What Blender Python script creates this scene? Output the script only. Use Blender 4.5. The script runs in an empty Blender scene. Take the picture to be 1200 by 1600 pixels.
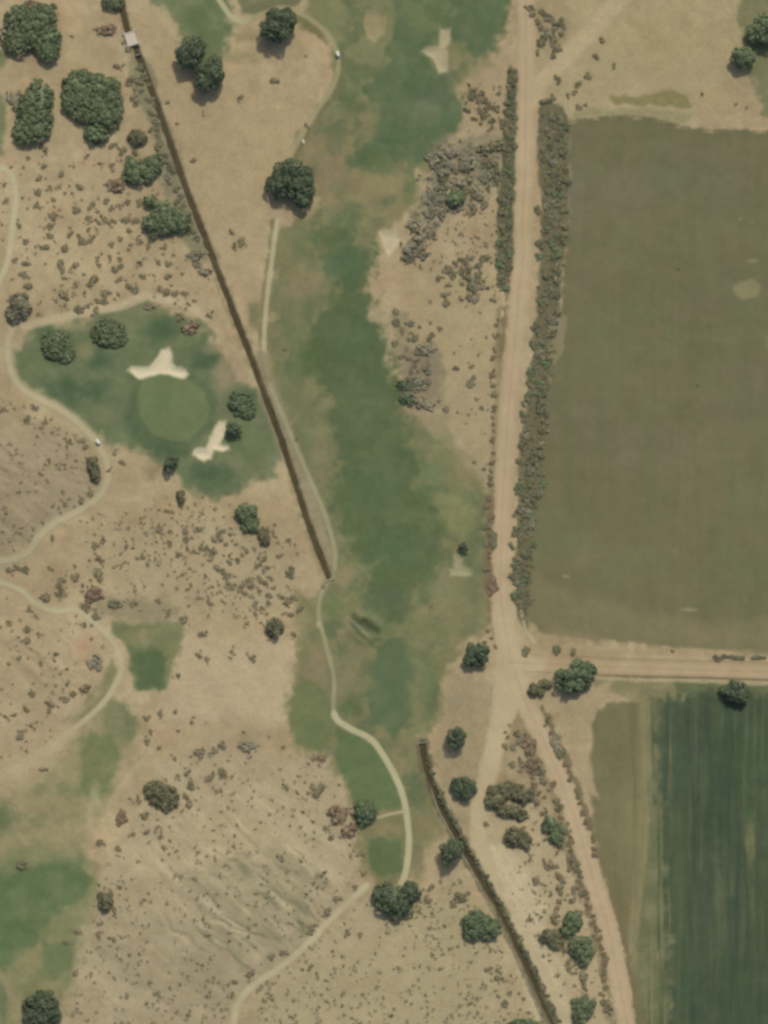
import bpy, math, random
import numpy as np
from mathutils import Vector

# ------------------------------------------------------------------ camera, sky, sun
S = bpy.context.scene
COL = S.collection
M_PX = 0.25                                   # metres for one photo pixel (photo 1200 x 1600)
CAM_H = 1400.0
cam = bpy.data.objects.new("camera", bpy.data.cameras.new("camera"))
COL.objects.link(cam)
cam.location = (0, 0, CAM_H)
cam.rotation_euler = (0, 0, 0)
cam.data.sensor_fit = 'VERTICAL'
cam.data.sensor_height = 24.0
cam.data.lens = 24.0 * CAM_H / 400.0
cam.data.clip_end = 6000.0
cam.data.clip_start = 1.0
S.camera = cam

SUN_EL, SUN_AZ = 52.0, 16.0                   # azimuth clockwise from +Y (the top of the picture)
W = bpy.data.worlds.new("World")
S.world = W
W.use_nodes = True
nt = W.node_tree
bg = nt.nodes["Background"]
sky = nt.nodes.new("ShaderNodeTexSky")
sky.sky_type = 'NISHITA'
sky.sun_disc = False
sky.sun_elevation = math.radians(SUN_EL)
sky.sun_rotation = math.radians(SUN_AZ)
sky.air_density = 1.0
sky.dust_density = 2.5
nt.links.new(sky.outputs[0], bg.inputs[0])
bg.inputs[1].default_value = 0.14
sun = bpy.data.objects.new("sun", bpy.data.lights.new("sun", 'SUN'))
COL.objects.link(sun)
sun.data.energy = 2.9
sun.data.angle = math.radians(0.53)
sun.data.color = (1.0, 0.95, 0.86)
sun.rotation_euler = (-math.radians(90 - SUN_EL), 0, -math.radians(SUN_AZ))
S.view_settings.view_transform = 'Standard'
S.view_settings.look = 'None'
S.view_settings.exposure = 0.0
S.view_settings.gamma = 1.0
S.cycles.filter_width = 2.9
S.cycles.max_bounces = 4

GAIN = np.array([1.22, 1.195, 1.235])              # albedo per picture value, from the light above

# ------------------------------------------------------------------ helpers
def wx(px): return (px - 600.0) * M_PX
def wy(py): return (800.0 - py) * M_PX

def tag(o, label=None, cat=None, group=None, kind=None):
    if label: o['label'] = label
    if cat: o['category'] = cat
    if group: o['group'] = group
    if kind: o['kind'] = kind
    return o

_rs = np.random.RandomState(7)
_TAB = _rs.rand(8, 256, 256)
def vnoise(x, y, seed=0):
    t = _TAB[seed % 8]
    ox, oy = 37.3 * seed, 91.7 * seed
    x = x + ox; y = y + oy
    xi = np.floor(x).astype(np.int64); yi = np.floor(y).astype(np.int64)
    fx = x - xi; fy = y - yi
    fx = fx * fx * (3 - 2 * fx); fy = fy * fy * (3 - 2 * fy)
    a = t[xi & 255, yi & 255]; b = t[(xi + 1) & 255, yi & 255]
    c = t[xi & 255, (yi + 1) & 255]; d = t[(xi + 1) & 255, (yi + 1) & 255]
    return (a * (1 - fx) + b * fx) * (1 - fy) + (c * (1 - fx) + d * fx) * fy
def fbm(x, y, scale, seed=0, octv=4, gain=0.5):
    """-1..1-ish, scale in photo pixels"""
    s = 0.0; a = 1.0; f = 1.0 / scale; n = 0.0
    for k in range(octv):
        s = s + a * (vnoise(x * f, y * f, seed + k) * 2 - 1); n += a
        a *= gain; f *= 2.03
    return s / n * 1.6
def sstep(a, b, x):
    t = np.clip((x - a) / (b - a + 1e-9), 0, 1)
    return t * t * (3 - 2 * t)

def sd_poly(X, Y, pts):
    """signed distance, negative inside"""
    P = np.asarray(pts, float); n = len(P)
    d = np.full(X.shape, 1e18); ins = np.zeros(X.shape, bool)
    for i in range(n):
        ax, ay = P[i]; bx, by = P[(i + 1) % n]
        ex, ey = bx - ax, by - ay
        px, py = X - ax, Y - ay
        t = np.clip((px * ex + py * ey) / (ex * ex + ey * ey + 1e-12), 0, 1)
        d = np.minimum(d, (px - ex * t) ** 2 + (py - ey * t) ** 2)
        c = ((ay > Y) != (by > Y))
        with np.errstate(divide='ignore', invalid='ignore'):
            xc = ex * (Y - ay) / (ey if abs(ey) > 1e-12 else 1e-12) + ax
        ins ^= c & (X < xc)
    d = np.sqrt(d)
    return np.where(ins, -d, d)
def sd_line(X, Y, pts, wid):
    """distance minus half width; wid scalar or one per point"""
    P = np.asarray(pts, float)
    w = np.full(len(P), float(wid)) if np.isscalar(wid) else np.asarray(wid, float)
    best = np.full(X.shape, 1e18)
    for i in range(len(P) - 1):
        ax, ay = P[i]; bx, by = P[i + 1]
        ex, ey = bx - ax, by - ay
        t = np.clip(((X - ax) * ex + (Y - ay) * ey) / (ex * ex + ey * ey + 1e-12), 0, 1)
        dd = np.hypot(X - ax - ex * t, Y - ay - ey * t) - 0.5 * (w[i] + (w[i + 1] - w[i]) * t)
        best = np.minimum(best, dd)
    return best
def spline(pts, n=6):
    P = [np.asarray(p, float) for p in pts]
    P = [2 * P[0] - P[1]] + P + [2 * P[-1] - P[-2]]
    out = []
    for i in range(1, len(P) - 2):
        for k in range(n):
            t = k / n
            out.append(0.5 * ((2 * P[i]) + (-P[i - 1] + P[i + 1]) * t + (2 * P[i - 1] - 5 * P[i] + 4 * P[i + 1] - P[i + 2]) * t * t
                              + (-P[i - 1] + 3 * P[i] - 3 * P[i + 1] + P[i + 2]) * t ** 3))
    out.append(P[-2])
    return [tuple(p) for p in out]

# ------------------------------------------------------------------ the layout, in photo pixels
ROAD_MAIN = spline([(822, -40), (822, 60), (822, 110), (821, 160), (821, 220), (820, 280), (816, 340), (817, 400), (811, 450), (806, 520),
             (799, 590), (792, 670), (788, 740), (785, 800), (783, 860), (782, 920), (785, 960), (793, 1000), (800, 1040)], 3)
ROAD_SW = spline([(800, 1030), (788, 1100), (774, 1160), (760, 1220), (748, 1280), (750, 1330), (770, 1390), (806, 1460), (842, 1530), (880, 1610)], 4)
ROAD_SE = spline([(798, 1030), (822, 1100), (851, 1160), (880, 1230), (905, 1300), (928, 1380), (950, 1450), (966, 1530), (986, 1630)], 4)
ROAD_E = spline([(795, 1034), (860, 1038), (950, 1042), (1080, 1046), (1260, 1052)], 4)
TRACK_NE = spline([(828, 160), (848, 128), (880, 95), (930, 42), (985, -20)], 4)
PATH_TOP = spline([(330, -20), (348, 8), (365, 30), (385, 35), (410, 22), (440, 13), (470, 22), (497, 40), (515, 58), (526, 82), (529, 105),
             (518, 140), (497, 170), (475, 205), (455, 240), (443, 265)], 4)
PATH_MID = spline([(433, 345), (426, 400), (417, 470), (413, 545), (422, 600), (446, 660), (476, 730), (506, 800), (523, 860), (520, 895),
             (503, 925), (498, 960), (510, 1010), (522, 1060), (522, 1115), (545, 1137), (580, 1155), (605, 1190), (625, 1230), (635, 1270),
             (639, 1320), (633, 1365), (626, 1384)], 4)
PATH_SPUR = [(634, 1267), (612, 1271), (591, 1277)]
PATH_LEFT = spline([(-20, 258), (0, 262), (15, 270), (25, 300), (21, 350), (12, 410), (-4, 445)], 4)
PATH_GREEN = spline([(22, 505), (12, 540), (16, 575), (27, 600), (55, 620), (95, 640), (125, 663), (150, 690), (166, 720), (169, 745), (156, 775),
             (120, 800), (85, 818), (60, 840), (40, 866), (-15, 880)], 4)
PATH_TEE = spline([(-15, 906), (30, 920), (55, 942), (85, 955), (120, 953), (150, 975), (178, 1005), (190, 1040), (180, 1070), (155, 1105), (113, 1141)], 4)
PATH_HILL = spline([(364, 1620), (370, 1572), (395, 1540), (440, 1510), (480, 1475), (510, 1442), (545, 1410), (572, 1384)], 4)
CANAL_N = [(186, -14), (192, 20), (200, 52)]
CANAL_M = [(212, 76), (245, 165), (290, 295), (340, 425), (392, 560), (440, 690), (480, 815), (513, 903)]
CANAL_S = spline([(660, 1163), (664, 1190), (676, 1230), (697, 1275), (722, 1320), (750, 1370), (785, 1432), (825, 1515), (872, 1620)], 3)
CURB_S = spline([(668, 1215), (685, 1265), (705, 1303), (733, 1356), (768, 1420), (810, 1505), (859, 1620)], 3)

FAIRWAY = [(480, -60), (480, 30), (515, 60), (522, 110), (505, 165), (470, 215), (478, 255), (496, 300), (480, 345), (436, 352), (420, 440),
           (413, 550), (436, 640), (480, 740), (524, 860), (505, 925), (470, 930), (470, 1010), (463, 1060), (452, 1140), (462, 1165), (520, 1187),
           (538, 1235), (562, 1270), (566, 1340), (585, 1385), (628, 1388), (662, 1330), (690, 1290), (676, 1240), (656, 1180), (655, 1150),
           (690, 1130), (695, 1060), (720, 1005), (755, 985), (758, 920), (768, 840), (769, 780), (735, 725), (710, 665), (700, 645), (640, 646),
           (628, 600), (598, 545), (572, 478), (582, 420), (583, 385), (620, 352), (648, 315), (665, 260), (695, 228), (722, 192), (718, 150),
           (738, 100), (770, 78), (800, 40), (800, -60)]
FAIR_TOP = [(240, -60), (355, -60), (362, 32), (372, 45), (350, 70), (345, 108), (308, 110), (284, 70), (282, 40), (262, 18), (235, 0)]
GREENS = [(18, 565), (25, 545), (60, 512), (110, 503), (160, 490), (188, 476), (222, 466), (245, 478), (285, 494), (318, 515), (338, 545), (362, 596),
          (400, 612), (428, 665), (433, 705), (428, 738), (400, 752), (370, 768), (340, 779), (300, 766), (278, 740), (252, 722), (232, 705), (190, 697),
          (160, 690), (130, 662), (95, 635), (50, 612), (24, 592)]
TEE_LEFT = [(176, 968), (208, 978), (238, 972), (272, 966), (291, 974), (289, 1000), (277, 1035), (258, 1078), (215, 1074), (203, 1045), (197, 1005), (178, 992)]
FAIR_SW = [(-60, 1240), (20, 1240), (90, 1190), (160, 1080), (210, 1110), (214, 1150), (196, 1200), (170, 1260), (140, 1300), (146, 1390), (118, 1440), (126, 1520), (104, 1560), (60, 1620), (-60, 1620)]
PUTTING = [(222, 592), (250, 587), (290, 590), (318, 610), (328, 640), (325, 660), (310, 675), (295, 690), (268, 690), (240, 678), (222, 655), (216, 620)]
FIELD_BIG = [(893, 192), (950, 183), (1010, 184), (1060, 196), (1110, 204), (1260, 206), (1260, 1030), (1120, 1016), (1000, 1005), (850, 992), (822, 962), (832, 850),
             (846, 700), (860, 590), (880, 450), (888, 330)]
FIELD_OLIVE = [(932, 1110), (960, 1096), (1012, 1092), (1010, 1250), (1002, 1380), (985, 1500), (972, 1480), (955, 1400), (930, 1300), (918, 1220), (925, 1150)]
FIELD_DARK = [(1034, 1090), (1100, 1080), (1260, 1082), (1260, 1640), (1042, 1640), (1040, 1500), (1036, 1340), (1028, 1200)]
BUNKERS = [
    ([(200, 580), (206, 572), (234, 572), (247, 560), (254, 545), (266, 542), (270, 550), (269, 566), (275, 574), (292, 575), (295, 584), (286, 590), (262, 586), (240, 588), (216, 594)],
     (201, 187, 154), "pale three armed sand bunker just above the putting green", 1.0),
    ([(343, 656), (353, 658), (354, 678), (347, 692), (358, 698), (360, 703), (350, 705), (334, 703), (331, 716), (320, 721), (299, 712), (304, 703), (322, 700), (330, 682), (336, 664)],
     (201, 187, 154), "pale hooked sand bunker below the putting green beside a dark bush", 1.0),
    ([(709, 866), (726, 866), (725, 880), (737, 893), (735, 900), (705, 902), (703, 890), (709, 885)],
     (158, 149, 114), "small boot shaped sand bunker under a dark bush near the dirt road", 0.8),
    ([(592, 362), (620, 360), (626, 374), (613, 394), (607, 405), (600, 392)],
     (186, 171, 138), "small teardrop sand bunker at the right edge of the mid fairway", 0.9),
    ([(690, 45), (706, 42), (706, 60), (697, 75), (701, 112), (686, 116), (675, 94), (658, 83), (664, 76), (684, 71)],
     (177, 162, 128), "ragged sand bunker at the right of the upper fairway", 0.85),
    ([(573, 20), (590, 12), (602, 25), (600, 52), (586, 69), (575, 62), (568, 40)],
     (152, 137, 101), "dull oval sand bunker at the left of the upper fairway", 0.8),
]

# paint list: real cover of the ground (soil, grass, crops, dust), colours as sRGB 0-255
#  ('p', polygon, colour, feather, edge noise, opacity, patchiness, keeps scrub)
#  ('b', (x, y, rx, ry), colour, softness 0..1, opacity)
#  ('l', line, width, colour, feather, opacity, keeps scrub)
SAND = (164, 146, 112)
L = []
def off(pts, d):
    Q = np.asarray(pts, float); t = np.gradient(Q, axis=0); t /= np.hypot(t[:, 0], t[:, 1])[:, None]
    return [tuple(q) for q in np.c_[Q[:, 0] - t[:, 1] * d, Q[:, 1] + t[:, 0] * d]]
def P(pts, c, f=8, e=6, o=1.0, patch=0.0, keep=0): L.append(('p', pts, c, f, e, o, patch, keep))
def B(x, y, rx, ry, c, soft=0.6, o=1.0): L.append(('b', (x, y, rx, ry), c, soft, o))
def LN(pts, w, c, f=3, o=1.0, keep=0, e=0.0): L.append(('l', pts, w, c, f, o, keep, e))

# soils
P([(-50, 600), (140, 690), (165, 760), (60, 850), (-50, 870)], (150, 134, 106), 20, 10, .8, 0, 1)
P([(-50, 900), (150, 950), (180, 1050), (100, 1150), (-50, 1220)], (166, 147, 114), 20, 10, .7, 0, 1)
P([(140, 830), (330, 800), (470, 880), (440, 970), (300, 960), (170, 950)], (160, 145, 112), 25, 10, .7, 0, 1)
P([(290, 1000), (470, 1000), (455, 1130), (240, 1130)], (174, 156, 123), 26, 10, .95)
P([(140, 1400), (250, 1200), (330, 1160), (520, 1190), (565, 1300), (560, 1390), (460, 1490), (370, 1560), (340, 1640), (90, 1640)], (161, 146, 114), 20, 10, .9, 0, 1)
P([(390, 1640), (400, 1540), (580, 1400), (720, 1370), (830, 1600), (830, 1640)], (163, 149, 114), 14, 8, .9, 0, 1)
P([(290, 1360), (420, 1320), (520, 1350), (450, 1450), (400, 1510), (330, 1470)], (148, 137, 106), 30, 14, .75, 0.5, 1)
P([(190, 1310), (260, 1310), (270, 1360), (210, 1370)], (172, 157, 122), 16, 8, .7, 0.3, 1)
P([(220, 100), (270, 60), (330, 150), (500, 120), (480, 190), (440, 260), (400, 380), (400, 520), (330, 340)], (164, 145, 110), 14, 8, .9)
P([(840, -50), (1170, -50), (1165, 60), (1120, 150), (1060, 170), (940, 170), (850, 160)], (161, 146, 109), 14, 8, 1, 0, 0)
B(1030, 60, 90, 60, (156, 141, 101), 1, .6); B(1120, 150, 50, 25, (165, 144, 108), .8, .8); B(915, 25, 35, 30, (166, 148, 112), 1, .8)
P([(640, 430), (780, 420), (790, 560), (770, 770), (700, 650), (690, 600)], (163, 146, 110), 16, 8, .9, 0, 1)
P([(700, 95), (800, 60), (800, 240), (730, 230), (715, 150)], (156, 138, 106), 14, 8, .8, 0, 1)
B(735, 100, 30, 45, (143, 127, 95), .8, .9); B(750, 200, 36, 36, (164, 146, 112), .7, .7)
P([(745, 1290), (830, 1130), (920, 1300), (975, 1640), (900, 1640), (800, 1450)], (169, 152, 118), 10, 6, 1, 0, 1)
P([(745, 1310), (800, 1320), (850, 1420), (870, 1520), (905, 1640), (850, 1640), (790, 1440)], (184, 169, 134), 14, 8, .9, 0.3, 1)
P([(0, 1180), (110, 1140), (150, 1160), (60, 1240), (0, 1260)], (166, 149, 114), 20, 8, .7)
B(130, 1010, 18, 26, (176, 143, 112), .9, .6); B(150, 250, 50, 30, (172, 146, 114), 1, .6); B(120, 90, 40, 22, (170, 151, 112), 1, .5)
B(340, 570, 24, 30, (142, 126, 97), .8, .8)
P([(0, 700), (60, 660), (130, 700), (150, 780), (40, 840), (-20, 850)], (149, 134, 106), 20, 10, .6, .3, 1)
# rough grass and fairways
OL = (123, 118, 83); GR = (92, 103, 70)
P(FAIRWAY, (139, 128, 93), 30, 18, .55)
P(FAIRWAY, OL, 18, 16)
LOWF = [(400, 345)] + [q for q in FAIRWAY if q[1] > 345]
L.append(('n', LOWF, (103, 112, 79), 34, .7, 3)); L.append(('n', FAIRWAY, (139, 125, 91), 42, .6, 11)); L.append(('n', FAIRWAY, (101, 109, 74), 24, .55, 8)); L.append(('n', FAIRWAY, (114, 108, 75), 13, .5, 4))
P([(480, -50), (620, -50), (620, 50), (600, 110), (560, 150), (530, 180), (500, 190), (525, 110), (515, 60), (488, 32)], (120, 120, 84), 16, 8, .9, .3)
P([(612, -50), (800, -50), (795, 40), (768, 78), (742, 92), (704, 50), (670, 70), (660, 90), (684, 118), (716, 150), (720, 192), (690, 226), (660, 255), (600, 258), (545, 268), (556, 238),
   (598, 205), (590, 160), (560, 140), (600, 110), (615, 60)], (94, 108, 77), 12, 10, 1, .25)
P([(628, 0), (700, -10), (712, 24), (690, 50), (650, 52), (630, 30)], (108, 116, 80), 7, 2, .9)
B(668, 170, 50, 30, (116, 118, 92), .9, .7); B(620, 120, 46, 24, (92, 106, 76), .9, .6); B(560, 170, 40, 14, (92, 103, 72), .9, .7); B(610, 215, 34, 30, (83, 104, 72), .9, .8)
B(575, 243, 28, 14, (88, 100, 68), .8, .8); B(690, 130, 30, 40, (92, 104, 76), .9, .6); B(695, 185, 22, 26, (93, 110, 78), .9, .7)
P([(556, 262), (620, 268), (650, 280), (648, 320), (620, 350), (560, 330), (545, 300)], (134, 123, 88), 10, 8, .9)
P([(470, 225), (520, 200), (545, 265), (556, 300), (500, 320), (496, 290)], (132, 118, 88), 14, 8, .9)
P([(490, 372), (505, 345), (545, 372), (580, 380), (586, 420), (574, 480), (598, 540), (624, 590), (630, 640), (648, 690), (652, 760), (690, 800), (702, 850), (690, 890), (650, 945),
   (620, 975), (590, 955), (560, 915), (590, 880), (560, 880), (535, 840), (522, 780), (528, 700), (512, 640), (482, 565), (502, 480), (535, 450), (520, 400)], GR, 24, 20, 1, .15)
L.append(('n', FAIRWAY, (108, 113, 80), 20, .3, 5)); L.append(('n', FAIRWAY, (84, 99, 70), 30, .5, 9))
B(540, 410, 44, 40, (88, 107, 76), .8, .8); B(560, 520, 50, 60, (90, 107, 76), .9, .7); B(575, 640, 50, 60, (94, 109, 80), .9, .6); B(590, 760, 60, 70, (90, 107, 77), .9, .7); B(615, 860, 70, 50, (88, 106, 76), .9, .7); B(600, 935, 46, 30, (90, 103, 76), .9, .7)
B(535, 345, 34, 16, (96, 110, 80), .8, .7); B(470, 380, 22, 30, (106, 116, 80), .9, .6); B(480, 440, 40, 34, (137, 124, 91), .9, .9); B(398, 495, 15, 27, (116, 114, 82), .9, .9); B(600, 262, 40, 16, (100, 108, 74), 1, .8); B(535, 300, 14, 40, (112, 112, 78), 1, .7); B(640, 300, 16, 30, (104, 110, 74), 1, .8); B(560, 325, 30, 10, (104, 110, 76), 1, .7)
B(465, 520, 36, 50, (108, 113, 78), .9, .8); B(482, 560, 16, 40, (88, 106, 70), .9, .8); B(455, 615, 26, 40, (118, 119, 84), .9, .7); B(500, 690, 26, 60, (126, 122, 88), .9, .8)
B(720, 730, 30, 50, (132, 122, 86), .9, .8); B(680, 740, 30, 34, (108, 116, 80), .9, .8); B(660, 670, 30, 24, (110, 114, 82), .8, .8); B(680, 660, 40, 14, (140, 124, 94), .8, .9); B(672, 770, 34, 16, (94, 108, 74), .8, .8)
B(720, 810, 36, 34, (122, 123, 80), .9, .9); B(700, 780, 40, 14, (124, 124, 84), .8, .8); B(738, 880, 26, 50, (101, 109, 78), .9, .8); B(690, 920, 40, 24, (124, 121, 86), .9, .9)
B(720, 960, 40, 36, (122, 118, 84), .9, .8); B(650, 985, 50, 20, (117, 118, 80), .9, .8); B(520, 950, 30, 24, (108, 116, 78), .9, .9); B(545, 1050, 26, 50, (130, 121, 88), .9, .8); B(500, 1040, 24, 40, (132, 120, 90), .9, .7)
B(470, 960, 14, 40, (130, 122, 86), .9, .7); B(535, 900, 24, 18, (138, 125, 92), .9, .8)
P([(592, 1005), (632, 990), (650, 1040), (640, 1120), (618, 1150), (590, 1130), (572, 1090), (580, 1050)], (95, 109, 78), 12, 10, .95, .15)
B(670, 1060, 24, 50, (105, 113, 78), .9, .8); B(655, 1110, 20, 34, (126, 122, 86), .9, .7); B(545, 1105, 24, 20, (94, 107, 70), .8, .8)
P([(458, 1070), (490, 1060), (520, 1090), (520, 1150), (500, 1172), (465, 1160), (453, 1140)], (108, 115, 77), 10, 6, .9, .2)
P([(524, 1135), (560, 1155), (600, 1170), (618, 1215), (628, 1262), (585, 1272), (552, 1252), (530, 1200)], (100, 114, 77), 8, 5, .95, .1)
P([(576, 1312), (600, 1306), (625, 1312), (628, 1360), (600, 1368), (580, 1360)], (96, 109, 74), 7, 4, .95)
B(650, 1240, 22, 24, (99, 107, 76), .7, .8); B(660, 1290, 26, 26, (134, 121, 88), .8, .9); B(600, 1295, 24, 12, (131, 121, 86), .8, .9); B(650, 1350, 16, 30, (125, 117, 85), .8, .9)
P(FAIR_TOP, (104, 113, 80), 16, 10, 1, .15)
B(310, 40, 30, 50, (96, 110, 76), .9, .7); B(370, 90, 40, 14, (140, 130, 94), .9, .7); B(385, 60, 24, 14, (128, 122, 88), .9, .6)
P([(370, 0), (470, -20), (470, 12), (430, 14), (400, 22), (380, 26)], (104, 104, 76), 8, 6, .9, .2)
# green complex
P(GREENS, (128, 124, 90), 22, 12, .7)
P(GREENS, (104, 112, 81), 15, 11, 1, .12)
L.append(('n', GREENS, (122, 121, 88), 30, .4, 13))
for q in [(90, 540, 32, 34), (100, 610, 34, 30), (150, 560, 30, 24), (320, 560, 26, 34), (215, 660, 26, 40), (150, 610, 36, 26), (380, 632, 26, 24), (330, 740, 40, 26), (265, 700, 40, 24), (250, 515, 40, 26)]:
    B(q[0], q[1], q[2], q[3], (81, 98, 70), .8, .95)
B(350, 585, 20, 36, (139, 125, 95), .8, .9); B(330, 545, 16, 12, (128, 118, 88), .8, .7); B(135, 548, 18, 22, (131, 123, 88), .8, .8); B(165, 650, 22, 14, (116, 119, 85), .8, .9); B(60, 570, 24, 24, (112, 118, 84), .9, .7)
B(205, 520, 14, 20, (116, 122, 90), .8, .7); B(230, 485, 44, 10, (122, 119, 88), .8, .7); B(400, 690, 26, 30, (106, 115, 82), .9, .8); B(240, 735, 26, 20, (137, 120, 93), .9, .8); B(120, 510, 40, 10, (136, 128, 92), .9, .7)
P([(205, 590), (250, 580), (300, 585), (335, 610), (340, 660), (310, 695), (280, 705), (235, 695), (208, 660)], (90, 103, 74), 10, 5, .8)
P(PUTTING, (107, 116, 80), 4, 2, 1)
B(245, 640, 28, 40, (101, 115, 77), .9, .5)
# left tees and the fairway in the lower left corner
P(TEE_LEFT, (115, 117, 81), 9, 6, 1, .15)
L.append(('n', TEE_LEFT, (130, 124, 86), 22, .6, 6))
P([(203, 1020), (240, 1012), (262, 1030), (258, 1076), (216, 1074)], (91, 105, 73), 14, 9, 1)
B(190, 980, 16, 14, (104, 108, 74), .8, .8); B(222, 992, 10, 12, (139, 129, 92), .8, .8)
P([(98, 1128), (122, 1105), (150, 1080), (164, 1055), (176, 1030), (184, 1050), (168, 1090), (135, 1122)], (124, 121, 85), 7, 4, .9)
P([(168, 1095), (200, 1100), (216, 1125), (212, 1155), (190, 1168), (160, 1160), (160, 1120)], (101, 108, 76), 9, 5, 1)
P(FAIR_SW, (139, 130, 94), 34, 16, .85, .2)
P([(-50, 1350), (60, 1320), (140, 1330), (160, 1390), (130, 1480), (110, 1540), (-50, 1560)], (119, 121, 84), 26, 14, .8, .4)
P([(140, 1140), (180, 1150), (190, 1195), (170, 1240), (140, 1258), (122, 1235), (130, 1180)], (113, 119, 80), 12, 6, .9, .2)
P([(-50, 1375), (30, 1360), (95, 1335), (132, 1345), (142, 1390), (112, 1415), (95, 1420), (60, 1455), (35, 1500), (-50, 1520)], (95, 112, 77), 18, 9, .95, .2)
L.append(('n', FAIR_SW, (122, 122, 84), 30, .55, 2)); L.append(('n', FAIR_SW, (96, 108, 74), 22, .35, 7))
P([(70, 1470), (112, 1470), (110, 1515), (80, 1520), (64, 1500)], (105, 115, 78), 8, 5, .9); B(0, 1275, 20, 26, (104, 112, 76), .8, .9); B(5, 1560, 12, 50, (98, 108, 76), .8, .8)
B(100, 1300, 50, 30, (145, 132, 96), .9, .6); B(40, 1500, 30, 20, (138, 128, 90), .9, .7); B(40, 1540, 40, 40, (124, 120, 84), .9, .6); B(70, 1340, 50, 16, (134, 128, 90), .9, .6)
B(0, 190, 12, 55, (112, 115, 80), .6, .9); B(0, 92, 14, 18, (108, 112, 78), .6, .9)
# brush ground
P([(668, 222), (790, 215), (780, 300), (740, 330), (700, 330), (665, 350), (640, 410), (628, 400), (650, 330), (668, 270)], (118, 114, 93), 14, 12, .7, .6)
P([(625, 540), (680, 535), (695, 590), (690, 636), (650, 640), (628, 620)], (124, 114, 92), 12, 8, .7, .3)
P([(612, 490), (640, 490), (640, 550), (620, 560)], (128, 117, 90), 10, 6, .6, .3, 1)
P([(795, 105), (809, 115), (806, 200), (805, 300), (800, 400), (795, 460), (780, 450), (775, 400), (780, 300), (788, 200)], (93, 91, 66), 5, 3, .95)
P([(842, 160), (880, 165), (893, 195), (888, 330), (876, 460), (860, 600), (850, 720), (838, 850), (825, 985), (806, 960), (806, 850), (812, 720), (828, 580), (842, 440), (845, 300), (838, 220)], (103, 98, 72), 6, 4, .95)
P([(775, 480), (785, 470), (778, 620), (772, 760), (766, 900), (756, 900), (764, 740), (772, 600)], (130, 115, 85), 5, 4, .8)
P([(766, 760), (776, 770), (770, 900), (764, 930), (752, 920), (760, 820)], (112, 103, 76), 5, 4, .9)
P([(838, 0), (890, -10), (885, 60), (860, 90), (840, 80)], (143, 127, 95), 9, 6, .8, .3, 1)
P([(200, 80), (235, 100), (262, 200), (300, 320), (325, 410), (300, 400), (270, 350), (245, 260), (232, 200), (205, 130)], (122, 118, 90), 7, 6, .85, .3)
P([(400, 590), (414, 606), (440, 680), (436, 720), (415, 660)], (107, 112, 88), 6, 3, .7)
P([(135, 930), (260, 935), (290, 965), (220, 975), (170, 960), (140, 955)], (136, 126, 97), 10, 8, .7, .4, 1)
P([(700, 1130), (735, 1120), (740, 1060), (715, 1050), (690, 1100)], (140, 128, 100), 18, 10, .6, .4)
# fields
P(FIELD_BIG, (108, 103, 75), 5, 4, 1)
for q in [(980, 300, 70, 60, (111, 104, 82)), (1050, 270, 50, 50, (103, 104, 80)), (1130, 300, 60, 80, (104, 103, 79)), (960, 420, 60, 80, (111, 107, 77)), (1050, 530, 90, 60, (104, 104, 73)),
          (1160, 620, 60, 80, (106, 101, 77)), (930, 640, 50, 80, (109, 104, 80)), (1020, 700, 90, 60, (109, 102, 79)), (1120, 820, 80, 60, (110, 104, 76)), (900, 850, 60, 60, (116, 110, 81)),
          (1000, 880, 80, 50, (113, 109, 77)), (1130, 450, 60, 40, (104, 101, 76)), (900, 300, 14, 110, (108, 104, 86)), (905, 420, 18, 90, (113, 107, 80))]:
    B(q[0], q[1], q[2], q[3], q[4], 1, .75)
L.append(('s', FIELD_BIG, (101, 102, 71), 240, 20, 90, .45, 3)); L.append(('s', FIELD_BIG, (117, 107, 80), 260, 13, 91, .4, 7)); L.append(('s', FIELD_BIG, (102, 98, 72), 200, 30, 2, .3, 5)); L.append(('n', FIELD_BIG, (104, 106, 74), 70, .5, 2)); L.append(('n', FIELD_BIG, (114, 103, 79), 50, .4, 9))
P([(835, 900), (900, 930), (1020, 960), (1120, 975), (1260, 960), (1260, 1030), (1000, 1008), (850, 990), (825, 960)], (124, 116, 84), 22, 8, .75, .15)
P([(860, 490), (884, 490), (882, 540), (868, 570), (858, 560)], (135, 124, 94), 5, 4, .85); B(1168, 452, 22, 17, (131, 124, 90), .35, .9); B(1178, 407, 11, 4, (129, 122, 94), .5, .8); B(1200, 535, 7, 14, (124, 116, 76), .6, .6)
B(1075, 953, 15, 3.5, (138, 130, 96), .4, .8); B(1060, 421, 5, 3, (88, 84, 62), .6, .8); B(1091, 603, 4, 4, (88, 84, 62), .6, .8); B(883, 900, 8, 4, (138, 130, 98), .6, .7); B(1055, 862, 6, 2, (126, 118, 88), .5, .6); B(1158, 342, 3, 4, (130, 126, 96), .5, .7)
LN(spline([(893, 190), (950, 182), (1010, 183), (1060, 195), (1110, 203), (1260, 205)], 3), 5, (98, 97, 68), 5, .7, 0, 2)
P([(955, 152), (1010, 150), (1045, 141), (1075, 152), (1080, 168), (1030, 166), (960, 163)], (126, 119, 79), 5, 5, .9)
P([(900, 168), (1000, 168), (1085, 178), (1070, 192), (1010, 180), (950, 178), (893, 186)], (142, 134, 98), 5, 4, .85)
P([(1150, -50), (1260, -50), (1260, 190), (1190, 175), (1188, 130), (1165, 100)], (116, 115, 82), 10, 8, .95, .1)
P(FIELD_OLIVE, (116, 109, 78), 7, 4, 1)
B(950, 1180, 30, 60, (110, 105, 74), .9, .8); B(985, 1280, 22, 70, (127, 119, 84), .9, .8); B(995, 1420, 16, 80, (118, 110, 76), .9, .7)
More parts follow.
